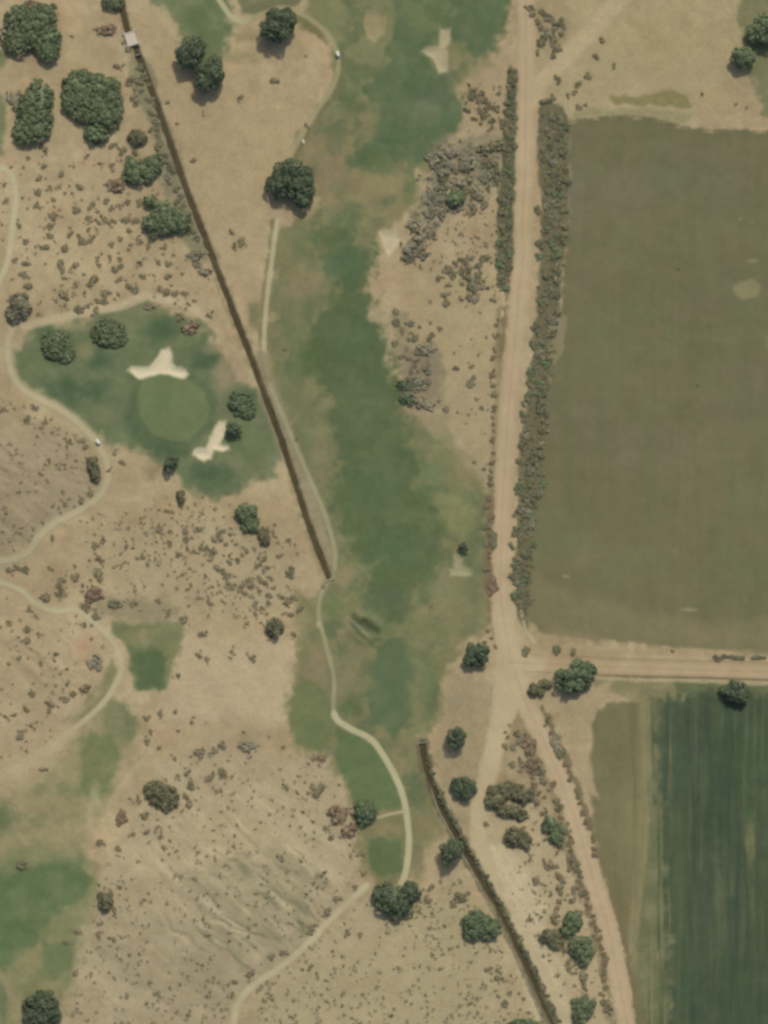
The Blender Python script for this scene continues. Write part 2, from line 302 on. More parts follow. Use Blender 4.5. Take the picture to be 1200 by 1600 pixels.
P([(1000, 1075), (1050, 1075), (1044, 1300), (1046, 1640), (990, 1640), (985, 1500), (1000, 1380), (1008, 1240)], (103, 104, 74), 6, 4, .95, .2)
P([(925, 1062), (1260, 1068), (1260, 1090), (1100, 1086), (1000, 1092), (930, 1080)], (124, 118, 85), 6, 4, .85, .2)
P([(1050, 1062), (1260, 1070), (1260, 1090), (1100, 1088), (1060, 1080)], (96, 102, 72), 6, 4, .8, .2)
P(FIELD_DARK, (74, 84, 63), 22, 10, 1)
L.append(('n', FIELD_DARK, (84, 93, 70), 34, .5, 3))
for q in [(1075, 1180, 26, 90, (66, 80, 65)), (1160, 1180, 50, 80, (70, 88, 62)), (1060, 1400, 16, 200, (82, 92, 68)), (1090, 1450, 30, 120, (74, 82, 66)), (1120, 1250, 30, 100, (64, 81, 62)),
          (1150, 1540, 40, 80, (73, 88, 62)), (1080, 1560, 30, 60, (68, 84, 68))]:
    B(q[0], q[1], q[2], q[3], q[4], 1, .8)
B(1172, 1315, 9, 42, (118, 112, 78), .7, .9); B(1122, 1400, 10, 46, (96, 102, 76), .8, .8); B(1144, 1375, 6, 26, (95, 98, 76), .8, .7); B(1173, 1400, 5, 40, (90, 104, 72), .8, .7); B(1132, 1128, 6, 24, (88, 98, 78), .4, .8)
B(1094, 1350, 5, 24, (86, 92, 72), .7, .7); B(1033, 1320, 5, 22, (98, 116, 82), .7, .8); B(1035, 1560, 8, 40, (106, 114, 72), .8, .7); B(1175, 1275, 10, 16, (78, 104, 70), .8, .7)
LN(spline([(1007, 1096), (1009, 1180), (1007, 1280), (1000, 1360), (992, 1430), (984, 1520)], 3), [16, 13, 7, 7, 7, 6][0], (138, 127, 93), 6, .75, 0, 2)
# verge tracks
P([(905, 1100), (930, 1072), (960, 1062), (948, 1085), (930, 1105), (915, 1150), (935, 1250), (915, 1240), (888, 1160), (878, 1110)], (159, 142, 108), 7, 4, .95)
B(880, 1000, 60, 16, (150, 132, 100), .9, .7); B(1000, 1020, 200, 7, (160, 139, 106), .6, .8)
for q in (((98, 102, 76), 150, 6, .4, 1), ((62, 77, 62), 200, 12, .6, 4), ((80, 95, 66), 120, 9, .35, 6)):
    L.append(('s', FIELD_DARK, q[0], q[1], q[2], 90, q[3], q[4]))
L.append(('s', [(990, 1080), (1058, 1080), (1052, 1640), (985, 1640)], (122, 118, 82), 160, 7, 90, .8, 2)); L.append(('s', [(1000, 1080), (1075, 1080), (1070, 1640), (1000, 1640)], (76, 90, 64), 140, 8, 90, .8, 8))
L.append(('s', FIELD_OLIVE, (98, 98, 68), 160, 9, 88, .5, 3))
L.append(('s', [(300, 1350), (420, 1320), (540, 1340), (500, 1450), (400, 1520), (300, 1480)], (127, 122, 93), 90, 13, 42, .9, 5)); L.append(('s', [(250, 1200), (420, 1190), (560, 1300), (540, 1390), (400, 1510), (290, 1470), (190, 1330)], (174, 160, 127), 80, 12, 42, .8, 12)); L.append(('n', [(-20, 880), (160, 930), (190, 1060), (90, 1160), (-20, 1230)], (177, 158, 124), 40, .7, 6)); L.append(('n', [(140, 1180), (420, 1180), (560, 1300), (540, 1400), (380, 1600), (100, 1600)], (172, 157, 124), 46, .6, 10)); L.append(('s', [(150, 1400), (340, 1340), (380, 1540), (330, 1620), (130, 1620)], (147, 132, 103), 110, 16, 35, .6, 9))
L.append(('s', [(745, 1310), (800, 1320), (870, 1440), (905, 1600), (850, 1620), (780, 1440)], (188, 174, 136), 120, 9, 58, .7, 6))
LN(off(ROAD_SE, -20)[5:], 10, (116, 105, 77), 6, .9, 0, 4); LN(off(ROAD_SE, 20)[5:], 14, (128, 115, 86), 9, .85, 1, 6)
LN(off(ROAD_MAIN, 19)[22:52], 7, (118, 104, 76), 5, .85, 0, 3); LN(off(ROAD_SW, -23)[4:14], 10, (140, 124, 92), 8, .7, 0, 5)
P([(790, 1130), (826, 1128), (872, 1230), (900, 1310), (880, 1330), (820, 1220), (775, 1270), (765, 1240)], (146, 129, 97), 12, 8, .7, .45, 1)
P([(700, 1050), (768, 1055), (768, 1130), (745, 1225), (728, 1290), (700, 1240), (684, 1180)], (148, 134, 103), 14, 9, .75, .3, 1)
P([(640, 640), (785, 560), (775, 780), (700, 700)], (158, 143, 110), 16, 9, .6, .3, 1)
# roads
RD = (172, 151, 118)
LN(TRACK_NE, 26, (174, 156, 120), 9, .9)
LN(ROAD_MAIN, 27, RD, 4, 1, 0, 3); 

B(818, 345, 17, 50, (168, 150, 113), .5, .9)
LN(ROAD_E, 25, (166, 145, 112), 4, .95, 0, 2)
LN([(930, 1056), (1000, 1058), (1100, 1059), (1260, 1064)], 4, (116, 104, 78), 3, .8); LN([(860, 1050), (950, 1060), (1100, 1064), (1260, 1072)], 5, (163, 150, 116), 3, .8, 0, 2); LN([(900, 1026), (1000, 1030), (1260, 1037)], 3, (142, 123, 92), 4, .7)
LN(ROAD_SW, [36] * 4 + [30] * 8 + [28] * 8 + [34] * 17, (177, 160, 125), 6, 1, 0, 4)
LN(ROAD_SE, 30, (175, 154, 121), 4, 1, 0, 3)
P([(782, 930), (800, 940), (812, 1020), (850, 1030), (850, 1048), (822, 1055), (822, 1110), (770, 1110), (775, 1010), (765, 960)], (176, 158, 124), 8, 4, .95)
for rd in (ROAD_MAIN, ROAD_SE, ROAD_E):
    LN(off(rd, 5), 4, (181, 160, 127), 4, .5, 0, 1.5); LN(off(rd, -5), 4, (181, 160, 127), 4, .5, 0, 1.5); LN(rd, 3, (163, 143, 110), 4, .35, 0, 1.5)
LN([(813, 952), (822, 985), (836, 1004)], 4, (178, 165, 130), 3, .8)
# cart paths
PT = (168, 156, 122)
LN(off(PATH_TOP, 9)[24:34], 9, (110, 106, 72), 6, .8, 0, 3); LN(off(PATH_TOP, -8)[40:], 7, (112, 106, 74), 6, .8, 0, 3); LN(PATH_TOP[:14], 9, (170, 161, 126), 3, 1); LN(PATH_TOP[13:], 8, (154, 144, 109), 5, .85, 0, 1)
LN(off(PATH_MID, 7)[:14], 5, (120, 114, 82), 5, .7, 0, 2); LN(off(PATH_MID, -7)[2:14], 5, (128, 119, 87), 5, .6, 0, 3); LN(PATH_MID[:16], 7, (172, 162, 127), 4, .95); LN([(408, 560), (424, 620), (452, 700), (484, 790), (506, 860), (516, 892)], [20, 22, 24, 26, 22, 12][2], (138, 128, 99), 7, .85); LN(PATH_MID[16:62], 7, (149, 144, 111), 4, .85); LN(PATH_MID[56:], 10, (175, 166, 129), 3, 1)
B(498, 975, 4, 7, (168, 158, 124), .6, .8)
LN(PATH_SPUR, 5, (170, 160, 124), 3, .9)
LN(PATH_LEFT, 10, (176, 165, 130), 4, 1); LN(PATH_GREEN, 18, (160, 147, 114), 8, .7); LN(PATH_GREEN, 10, (171, 158, 124), 4, .95); LN(PATH_TEE, 9, (173, 162, 127), 4, 1); LN([(116, 1140), (80, 1168), (40, 1195), (-20, 1222)], 18, (172, 157, 122), 14, .7); LN(PATH_HILL, 11, (178, 166, 130), 4, 1)
LN([(-10, 1510), (14, 1545), (30, 1580), (38, 1620)], 12, (140, 130, 98), 5, .8)
LN([(28, 490), (60, 440), (58, 380), (62, 300)], 16, (168, 150, 117), 8, .7); LN([(40, 510), (120, 490), (190, 478), (230, 462), (290, 474), (320, 495)], 13, (176, 160, 126), 8, .9)
LN([(250, 1160), (215, 1195), (185, 1235), (170, 1260)], 9, (168, 152, 118), 5, .7); LN([(110, 905), (130, 870), (150, 850), (180, 835)], 12, (165, 148, 115), 6, .6)
LN([(545, 1412), (590, 1440), (520, 1470), (450, 1525)], 30, (168, 152, 119), 14, .6)
for p in BUNKERS: P(p[0], p[1], 6.0, 3, p[3])
# canals
for c in (CANAL_N, CANAL_M): LN(c, 17, (130, 119, 88), 7, .7, 0, 4); LN(c, 7.5, (78, 71, 47), 4, 1, 0, 1.5)
LN(CANAL_S, 20, (104, 97, 70), 5, .85, 0, 3); LN(CANAL_S, 9, (80, 76, 52), 4, 1, 0, 2)
B(205, 60, 11, 10, (180, 163, 135), .5, .9)
# old grass hollow in the fairway
B(574, 986, 32, 26, (100, 106, 74), .9, .8)
LN([(555, 965), (572, 974), (586, 983)], 11, (80, 84, 58), 8, .9, 0, 3); LN([(551, 975), (562, 990), (578, 1002), (593, 998)], 6, (86, 92, 62), 5, .85); LN([(552, 971), (565, 983), (576, 993)], 5, (128, 129, 101), 4, .85, 0, 1); B(583, 991, 8, 5, (106, 116, 82), .7, .8)

def paint(X, Y):
    """X, Y photo pixels -> linear albedo (N,3) and room left for scrub (N)"""
    n1 = fbm(X, Y, 90, 1); n2 = fbm(X, Y, 28, 3); n3 = fbm(X, Y, 9, 5, 3)
    wxn = fbm(X, Y, 22, 2, 3); wyn = fbm(X, Y, 22, 6, 3)
    base = np.array(SAND, float)
    C = base + n1[:, None] * np.array([8, 7.5, 6.]) + n2[:, None] * np.array([7, 7, 6.]) + n3[:, None] * 3.5
    C += (fbm(X, Y, 140, 4, 2) > 0)[:, None] * 0
    C += np.clip(fbm(X, Y, 60, 5, 3), 0, 1)[:, None] * np.array([3, -1, -2.])
    room = np.ones(X.shape)
    for it in L:
        if it[0] == 'n':                       # patchy wear inside an area
            _, pts, c, sc, o, sd = it
            Q = np.asarray(pts, float); m = (X > Q[:, 0].min()) & (X < Q[:, 0].max()) & (Y > Q[:, 1].min()) & (Y < Q[:, 1].max())
            if not m.any(): continue
            a = o * sstep(.0, .75, fbm(X[m], Y[m], sc, sd, 4, .55)) * (1 - sstep(-14, 0, sd_poly(X[m], Y[m], pts)))
            C[m] = C[m] * (1 - a[:, None]) + np.asarray(c, float) * a[:, None]
            continue
        if it[0] == 's':                       # long streaks along a direction inside an area
            _, pts, c, ln_, wd, ang, o, sd = it
            Q = np.asarray(pts, float); m = (X > Q[:, 0].min()) & (X < Q[:, 0].max()) & (Y > Q[:, 1].min()) & (Y < Q[:, 1].max())
            if not m.any(): continue
            ca, sa = math.cos(math.radians(ang)), math.sin(math.radians(ang))
            u = X[m] * ca + Y[m] * sa ; v = -X[m] * sa + Y[m] * ca + wyn[m] * wd * (.25 if ang < 80 else .05)
            a = o * sstep(.1, .8, fbm(u * wd / ln_, v, wd, sd, 4, .55)) * (1 - sstep(-10, 2, sd_poly(X[m], Y[m], pts)))
            C[m] = C[m] * (1 - a[:, None]) + np.asarray(c, float) * a[:, None]
            continue
        if it[0] == 'b':
            x, y, rx, ry = it[1]
            m = (np.abs(X - x) < rx * 1.4) & (np.abs(Y - y) < ry * 1.4)
            if not m.any(): continue
            d = np.hypot((X[m] - x + wxn[m] * rx * .22) / rx, (Y[m] - y + wyn[m] * ry * .22) / ry) + n3[m] * .10
            a = it[4] * (1 - sstep(1 - it[3], 1 + it[3] * .25, d)); c = it[2]; keep = 0
        else:
            Q = np.asarray(it[1], float); pad = 40 + (it[3] if it[0] == 'p' else 0)
            m = (X > Q[:, 0].min() - pad) & (X < Q[:, 0].max() + pad) & (Y > Q[:, 1].min() - pad) & (Y < Q[:, 1].max() + pad)
            if not m.any(): continue
            if it[0] == 'p':
                _, pts, c, f, e, o, patch, keep = it
                d = sd_poly(X[m] + wxn[m] * e * .8, Y[m] + wyn[m] * e * .8, pts) + n3[m] * e * .35
                a = o * (1 - sstep(-f * .6, f * .6, d))
                if patch: a = a * (1 - patch * sstep(-.2, .9, n2[m]))
            else:
                _, pts, w, c, f, o, keep, e = it
                d = sd_line(X[m], Y[m], pts, w) + n3[m] * e
                a = o * (1 - sstep(-f * .5, f * .5, d))
        C[m] = C[m] * (1 - a[:, None]) + (np.asarray(c, float) + (n2[m] * 2.5 + n3[m] * 2.0)[:, None]) * a[:, None]
        if not keep: room[m] *= (1 - a)
    # crop rows in the two fields, run up and down the picture
    gness = np.clip((C[:, 1] - C[:, 0]) / 14.0, 0, 1)       # grass leans to yellow green
    C = C + gness[:, None] * np.array([-4.0, -5.0, -5.5])
    s = np.clip(C / 255.0, 0.01, 1)
    lin = np.where(s <= 0.04045, s / 12.92, ((s + 0.055) / 1.055) ** 2.4)
    return lin / GAIN, room

# ------------------------------------------------------------------ terrain
def _mask_line(X, Y, pts, half, soft):
    m = np.zeros(X.shape); Q = np.asarray(pts, float)
    k = (X > Q[:, 0].min() - 60) & (X < Q[:, 0].max() + 60) & (Y > Q[:, 1].min() - 60) & (Y < Q[:, 1].max() + 60)
    if k.any(): m[k] = 1 - sstep(0, soft, sd_line(X[k], Y[k], pts, half * 2))
    return m
def height(X, Y):
    """photo pixels -> metres"""
    h = 1.6 * fbm(X, Y, 420, 2, 2) + 0.35 * fbm(X, Y, 120, 4, 2)
    h = h + 0.10 * fbm(X, Y, 24, 1, 2)
    # eroded knolls on the left and lower left
    wob = fbm(X, Y, 50, 5, 2)
    hill = np.exp(-(((X - 370) / 150) ** 2 + ((Y - 1400) / 130) ** 2)) + .7 * np.exp(-(((X - 30) / 110) ** 2 + ((Y - 760) / 100) ** 2)) + .6 * np.exp(-(((X - 60) / 90) ** 2 + ((Y - 1030) / 80) ** 2))
    u = X * .82 + Y * .57; v = -X * .57 + Y * .82
    gul = np.abs(fbm(u * .35 + 20 * wob, v + 9 * wob, 30, 3, 3))
    h = h + hill * 4.0 - hill * .6 * (1 - sstep(0, .8, gul))
    for p in BUNKERS:
        Q = np.asarray(p[0], float)
        k = (X > Q[:, 0].min() - 20) & (X < Q[:, 0].max() + 20) & (Y > Q[:, 1].min() - 20) & (Y < Q[:, 1].max() + 20)
        if k.any(): h[k] -= 0.55 * (1 - sstep(-9, 2, sd_poly(X[k], Y[k], p[0])))
    for c in (CANAL_N, CANAL_M, CANAL_S): h = h - 1.0 * _mask_line(X, Y, c, 2.6, 4.0)
    d = np.hypot((X - 572 + (Y - 984) * -.4) / 24, (Y - 984) / 20)
    h = h + 0.5 * np.exp(-((d - 1.0) / .35) ** 2) - 0.6 * np.exp(-(d / .6) ** 2)
    return h
def gz(px, py): return float(height(np.array([float(px)]), np.array([float(py)]))[0])

def mesh_np(name, co, faces, k, mat, parent=None, cols=None, tint=None, smooth=True, loc=None):
    """faces: (F,k) int array"""
    me = bpy.data.meshes.new(name)
    nv, nf = len(co), len(faces)
    me.vertices.add(nv); me.vertices.foreach_set("co", np.asarray(co, np.float32).ravel())
    me.loops.add(nf * k); me.loops.foreach_set("vertex_index", np.asarray(faces, np.int32).ravel())
    me.polygons.add(nf); me.polygons.foreach_set("loop_start", np.arange(0, nf * k, k, dtype=np.int32))
    me.polygons.foreach_set("loop_total", np.full(nf, k, np.int32))
    if smooth: me.polygons.foreach_set("use_smooth", np.ones(nf, bool))
    me.update(calc_edges=True)
    if cols is not None:
        a = me.attributes.new("cover", 'FLOAT_COLOR', 'POINT')
        a.data.foreach_set("color", np.c_[cols, np.ones(nv)].astype(np.float32).ravel())
    if tint is not None:
        a = me.attributes.new("tint", 'FLOAT', 'POINT'); a.data.foreach_set("value", np.asarray(tint, np.float32))
    if mat: me.materials.append(mat)
    o = bpy.data.objects.new(name, me)
    COL.objects.link(o)
    if parent: o.parent = parent
    if loc is not None: o.location = loc
    return o

# ------------------------------------------------------------------ materials
def node_mat(name):
    m = bpy.data.materials.new(name); m.use_nodes = True
    b = m.node_tree.nodes["Principled BSDF"]
    b.inputs["Roughness"].default_value = 0.95
    b.inputs["Specular IOR Level"].default_value = 0.12
    return m, m.node_tree, b
def cover_mat(name, fine=0.14, fscale=0.9, mid=0.08, bump=0.25, rows=0.0):
    m, t, b = node_mat(name); N = t.nodes; K = t.links.new
    at = N.new("ShaderNodeAttribute"); at.attribute_name = "cover"
    tc = N.new("ShaderNodeTexCoord")
    n1 = N.new("ShaderNodeTexNoise"); n1.inputs["Scale"].default_value = fscale; n1.inputs["Detail"].default_value = 4; n1.inputs["Roughness"].default_value = .65
    n2 = N.new("ShaderNodeTexNoise"); n2.inputs["Scale"].default_value = .16; n2.inputs["Detail"].default_value = 3
    K(tc.outputs["Object"], n1.inputs["Vector"]); K(tc.outputs["Object"], n2.inputs["Vector"])
    def lev(src, amt):
        r = N.new("ShaderNodeMapRange"); r.inputs[1].default_value = .25; r.inputs[2].default_value = .75
        r.inputs[3].default_value = 1 - amt; r.inputs[4].default_value = 1 + amt; K(src, r.inputs[0]); return r.outputs[0]
    mu = N.new("ShaderNodeMath"); mu.operation = 'MULTIPLY'; K(lev(n1.outputs[0], fine), mu.inputs[0]); K(lev(n2.outputs[0], mid), mu.inputs[1])
    out = mu.outputs[0]
    if rows:
        mp = N.new("ShaderNodeMapping"); mp.inputs["Scale"].default_value = (.55, .022, 1)
        K(tc.outputs["Object"], mp.inputs["Vector"])
        n3 = N.new("ShaderNodeTexNoise"); n3.inputs["Scale"].default_value = 1.0; n3.inputs["Detail"].default_value = 4; K(mp.outputs[0], n3.inputs["Vector"])
        m2 = N.new("ShaderNodeMath"); m2.operation = 'MULTIPLY'; K(out, m2.inputs[0]); K(lev(n3.outputs[0], rows), m2.inputs[1]); out = m2.outputs[0]
    mx = N.new("ShaderNodeVectorMath"); mx.operation = 'SCALE'; K(at.outputs["Color"], mx.inputs[0]); K(out, mx.inputs["Scale"])
    K(mx.outputs[0], b.inputs["Base Color"])
    bp = N.new("ShaderNodeBump"); bp.inputs["Strength"].default_value = bump; bp.inputs["Distance"].default_value = .25
    K(n1.outputs[0], bp.inputs["Height"]); K(bp.outputs[0], b.inputs["Normal"])
    return m
M_GROUND = cover_mat("dry_soil", .12, .8, .06, .5)
M_GRASS = cover_mat("mown_grass", .08, .5, .06, .3)
M_GREEN = cover_mat("putting_turf", .03, .5, .03, .1)
M_FIELD = cover_mat("stubble_field", .04, .5, .03, .2, .025)
M_CROP = cover_mat("crop_rows", .08, .6, .06, .4, .06)
M_ROAD = cover_mat("packed_dirt", .05, .6, .05, .25)
M_PATH = cover_mat("worn_gravel", .05, .9, .03, .2)
M_SANDP = cover_mat("bunker_sand", .05, .9, .03, .3)

def leaf_mat(name, c1, c2):
    m, t, b = node_mat(name); N = t.nodes; K = t.links.new
    at = N.new("ShaderNodeAttribute"); at.attribute_name = "tint"
    tc = N.new("ShaderNodeTexCoord"); n = N.new("ShaderNodeTexNoise"); n.inputs["Scale"].default_value = .28; n.inputs["Detail"].default_value = 3
    K(tc.outputs["Object"], n.inputs["Vector"])
    ad = N.new("ShaderNodeMath"); ad.operation = 'MULTIPLY_ADD'; K(n.outputs[0], ad.inputs[0]); ad.inputs[1].default_value = 1.2; K(at.outputs["Fac"], ad.inputs[2])
    sb = N.new("ShaderNodeMath"); sb.operation = 'SUBTRACT'; K(ad.outputs[0], sb.inputs[0]); sb.inputs[1].default_value = .6; sb.use_clamp = True
    mx = N.new("ShaderNodeMix"); mx.data_type = 'RGBA'; K(sb.outputs[0], mx.inputs["Factor"])
    mx.inputs["A"].default_value = (*c1, 1); mx.inputs["B"].default_value = (*c2, 1)
    K(mx.outputs["Result"], b.inputs["Base Color"])
    b.inputs["Roughness"].default_value = .8
    return m
LM = {
    'green': leaf_mat("leaf_green", (.105, .140, .066), (.190, .214, .114)),
    'dark': leaf_mat("leaf_dark", (.072, .092, .050), (.120, .145, .082)),
    'olive': leaf_mat("leaf_olive", (.118, .118, .062), (.200, .185, .105)),
    'scrub': leaf_mat("leaf_scrub", (.160, .138, .074), (.240, .205, .118)),
    'brown': leaf_mat("leaf_brown", (.180, .132, .078), (.250, .185, .115)),
    'grey': leaf_mat("leaf_grey", (.172, .162, .100), (.240, .222, .142)),
    'mauve': leaf_mat("leaf_mauve", (.205, .182, .110), (.280, .246, .158)),
    'tuft': leaf_mat("leaf_dry_tuft", (.185, .160, .092), (.265, .226, .140)),
    'blue': leaf_mat("leaf_bluegreen", (.098, .132, .068), (.155, .188, .098)),
}
def plain_mat(name, c, rough=.8, var=.15, scale=1.5, metal=0.0, spec=.3):
    m, t, b = node_mat(name); N = t.nodes; K = t.links.new
    tc = N.new("ShaderNodeTexCoord"); n = N.new("ShaderNodeTexNoise"); n.inputs["Scale"].default_value = scale; n.inputs["Detail"].default_value = 5
    K(tc.outputs["Object"], n.inputs["Vector"])
    mx = N.new("ShaderNodeMix"); mx.data_type = 'RGBA'; K(n.outputs[0], mx.inputs["Factor"])
    mx.inputs["A"].default_value = (*[v * (1 - var) for v in c], 1); mx.inputs["B"].default_value = (*[min(1, v * (1 + var)) for v in c], 1)
    K(mx.outputs["Result"], b.inputs["Base Color"])
    b.inputs["Roughness"].default_value = rough; b.inputs["Metallic"].default_value = metal; b.inputs["Specular IOR Level"].default_value = spec
    return m
M_BARK = plain_mat("bark", (.16, .12, .085), .9)
M_CONC = plain_mat("weathered_concrete", (.42, .36, .27), .9)
M_CURB = plain_mat("canal_concrete", (.22, .20, .145), .9)
M_WATER = plain_mat("murky_water", (.058, .044, .020), .45, .3, .3, 0, .15)
M_WHITE = plain_mat("white_plastic", (.52, .50, .40), .5, .05)
M_BODY = plain_mat("cream_paint", (.62, .58, .47), .45, .05)
M_RUBBER = plain_mat("black_rubber", (.03, .03, .03), .8)
M_SEAT = plain_mat("tan_vinyl", (.35, .27, .18), .6)
M_STEEL = plain_mat("painted_steel", (.25, .25, .24), .4, .1, 1.5, .7)
M_ROCK = plain_mat("pale_rock", (.42, .39, .30), .9, .25)

# ------------------------------------------------------------------ ground sheet and its covers
STEP = 0.4
fx = np.arange(-158, 158 + 1e-6, STEP); fy = np.arange(-208, 208 + 1e-6, STEP)
ring = 158 + np.cumsum(np.geomspace(1, 420, 24)); ringy = 208 + np.cumsum(np.geomspace(1, 420, 24))
gx = np.r_[-ring[::-1], fx, ring]; gy = np.r_[-ringy[::-1], fy, ringy]
NX, NY = len(gx), len(gy)
GX, GY = np.meshgrid(gx, gy)
GXf, GYf = GX.ravel(), GY.ravel()
PX, PY = GXf / M_PX + 600, 800 - GYf / M_PX
GH = height(PX, PY)
GC, GROOM = paint(PX, PY)
idx = np.arange(NX * NY).reshape(NY, NX)
quads = np.stack([idx[:-1, :-1], idx[:-1, 1:], idx[1:, 1:], idx[1:, :-1]], -1).reshape(-1, 4)
tag(mesh_np("ground", np.c_[GXf, GYf, GH], quads, 4, M_GROUND, cols=GC), kind='structure')
QX = PX[quads].mean(1); QY = PY[quads].mean(1)
inside_fine = (np.abs(QX - 600) < 158 / M_PX) & (np.abs(QY - 800) < 208 / M_PX)
_wn = (fbm(QX, QY, 22, 2, 3), fbm(QX, QY, 22, 6, 3))
def cover(name, polys, mat, dz, e=5, cut=()):
    sel = np.zeros(len(quads), bool)
    for p in polys:
        Q = np.asarray(p, float)
        k = np.where((QX > Q[:, 0].min() - 12) & (QX < Q[:, 0].max() + 12) & (QY > Q[:, 1].min() - 12) & (QY < Q[:, 1].max() + 12) & inside_fine)[0]
        sel[k] |= sd_poly(QX[k] + _wn[0][k] * e, QY[k] + _wn[1][k] * e, p) < 0
    q = quads[sel]
    u, inv = np.unique(q, return_inverse=True)
    return mesh_np(name, np.c_[GXf[u], GYf[u], GH[u] + dz], inv.reshape(-1, 4), 4, mat, cols=GC[u])
tag(cover("fairway", [FAIRWAY, FAIR_TOP, GREENS, TEE_LEFT, FAIR_SW], M_GRASS, .03), kind='structure')
tag(cover("putting_green", [PUTTING], M_GREEN, .05, 2), kind='structure')
tag(cover("field", [FIELD_BIG, FIELD_OLIVE], M_FIELD, .03, 3), kind='structure')
tag(cover("crop_field", [FIELD_DARK], M_CROP, .05, 3), kind='structure')
for poly, c, lab, o in BUNKERS:
    tag(cover("sand_bunker", [poly], M_SANDP, .05, 1.2), lab, "sand bunker", "golf bunkers")

def ribbon(name, pts, width, mat, dz=.08, jit=1.0, depth=None, cross=7, seed=1):
    Pn = np.asarray(pts, float)
    seg = np.hypot(*np.diff(Pn, axis=0).T); s = np.r_[0, np.cumsum(seg)]
    n = max(3, int(s[-1] / 4)); t = np.linspace(0, s[-1], n)
    cx, cy = np.interp(t, s, Pn[:, 0]), np.interp(t, s, Pn[:, 1])
    w = np.full(n, float(width)) if np.isscalar(width) else np.interp(t / s[-1], np.linspace(0, 1, len(width)), width)
    tx, ty = np.gradient(cx), np.gradient(cy); ln = np.hypot(tx, ty); nx, ny = -ty / ln, tx / ln
    U = np.linspace(-.5, .5, cross)
    X = cx[:, None] + nx[:, None] * U * w[:, None]; Y = cy[:, None] + ny[:, None] * U * w[:, None]
    for side in (0, -1):
        j = jit * fbm(t, t * 0 + side * 50 + seed * 13, 14, 2, 3)
        X[:, side] += nx * j; Y[:, side] += ny * j
    X, Y = X.ravel(), Y.ravel()
    Z = height(X, Y) + dz if depth is None else np.repeat(depth(cx, cy), cross)
    C, _ = paint(X, Y)
    i = np.arange(n * cross).reshape(n, cross)
    q = np.stack([i[:-1, :-1], i[:-1, 1:], i[1:, 1:], i[1:, :-1]], -1).reshape(-1, 4)[:, ::-1]
    o = mesh_np(name, np.c_[wx(X), wy(Y), Z], q, 4, mat, cols=C)
    return o
tag(ribbon("dirt_road", ROAD_MAIN, [30, 28, 28, 34, 28, 27, 27, 30], M_ROAD), kind='structure')
tag(ribbon("dirt_road", ROAD_SW, 32, M_ROAD, .11, 3), kind='structure')
tag(ribbon("dirt_road", ROAD_SE, 29, M_ROAD, .13, 2), kind='structure')
tag(ribbon("farm_road", ROAD_E, 25, M_ROAD, .15), kind='structure')
for pts, w in ((PATH_TOP, 8), (PATH_MID, 8), (PATH_SPUR, 5), (PATH_LEFT, 9), (PATH_GREEN, 11), (PATH_TEE, 9), (PATH_HILL, 11)):
    tag(ribbon("cart_path", pts, w, M_PATH, .09, .6, cross=5), kind='structure')
def wlev(cx, cy): return height(cx, cy) + .42
for c in (CANAL_N, CANAL_M, CANAL_S):
    tag(ribbon("canal_water", c, 6.6, M_WATER, jit=1.6, depth=wlev, cross=5), kind='structure')

# ------------------------------------------------------------------ small mesh kit
class MB:
    def __init__(self): self.v = []; self.f = []
    def box(self, c, s, rz=0.0, taper=1.0):
        b = len(self.v); cr, sr = math.cos(rz), math.sin(rz)
        for dz in (-1, 1):
            k = 1.0 if dz < 0 else taper
            for dx, dy in ((-1, -1), (1, -1), (1, 1), (-1, 1)):
                x, y = dx * s[0] / 2 * k, dy * s[1] / 2 * k
                self.v.append((c[0] + x * cr - y * sr, c[1] + x * sr + y * cr, c[2] + dz * s[2] / 2))
        for f in ((3, 2, 1, 0), (4, 5, 6, 7), (0, 1, 5, 4), (1, 2, 6, 5), (2, 3, 7, 6), (3, 0, 4, 7)): self.f.append([b + i for i in f])
        return self
    def tube(self, pts, rad, n=8):
        b = len(self.v); pts = [Vector(p) for p in pts]
        for i, p in enumerate(pts):
            d = (pts[min(i + 1, len(pts) - 1)] - pts[max(i - 1, 0)]).normalized()
            a = d.cross(Vector((0.3, 1, 0.1))).normalized(); c = d.cross(a)
            for k in range(n):
                t = 2 * math.pi * k / n
                self.v.append(tuple(p + (a * math.cos(t) + c * math.sin(t)) * rad[i]))
        for i in range(len(pts) - 1):
            for k in range(n): self.f.append([b + i * n + k, b + i * n + (k + 1) % n, b + (i + 1) * n + (k + 1) % n, b + (i + 1) * n + k])
        self.f.append([b + k for k in range(n)][::-1]); self.f.append([b + (len(pts) - 1) * n + k for k in range(n)])
        return self
    def build(self, name, mat, parent=None, bevel=0.0, smooth=False):
        me = bpy.data.meshes.new(name); me.from_pydata(self.v, [], self.f); me.update()
        me.materials.append(mat)
        if smooth: me.polygons.foreach_set("use_smooth", np.ones(len(me.polygons), bool))
        o = bpy.data.objects.new(name, me); COL.objects.link(o)
        if parent: o.parent = parent
        if bevel:
            m = o.modifiers.new("edge", 'BEVEL'); m.width = bevel; m.segments = 2
        return o
def empty(name, px, py, rz=0.0, z=None):
    o = bpy.data.objects.new(name, None); COL.objects.link(o)
    o.location = (wx(px), wy(py), gz(px, py) if z is None else z); o.rotation_euler = (0, 0, rz)
    return o

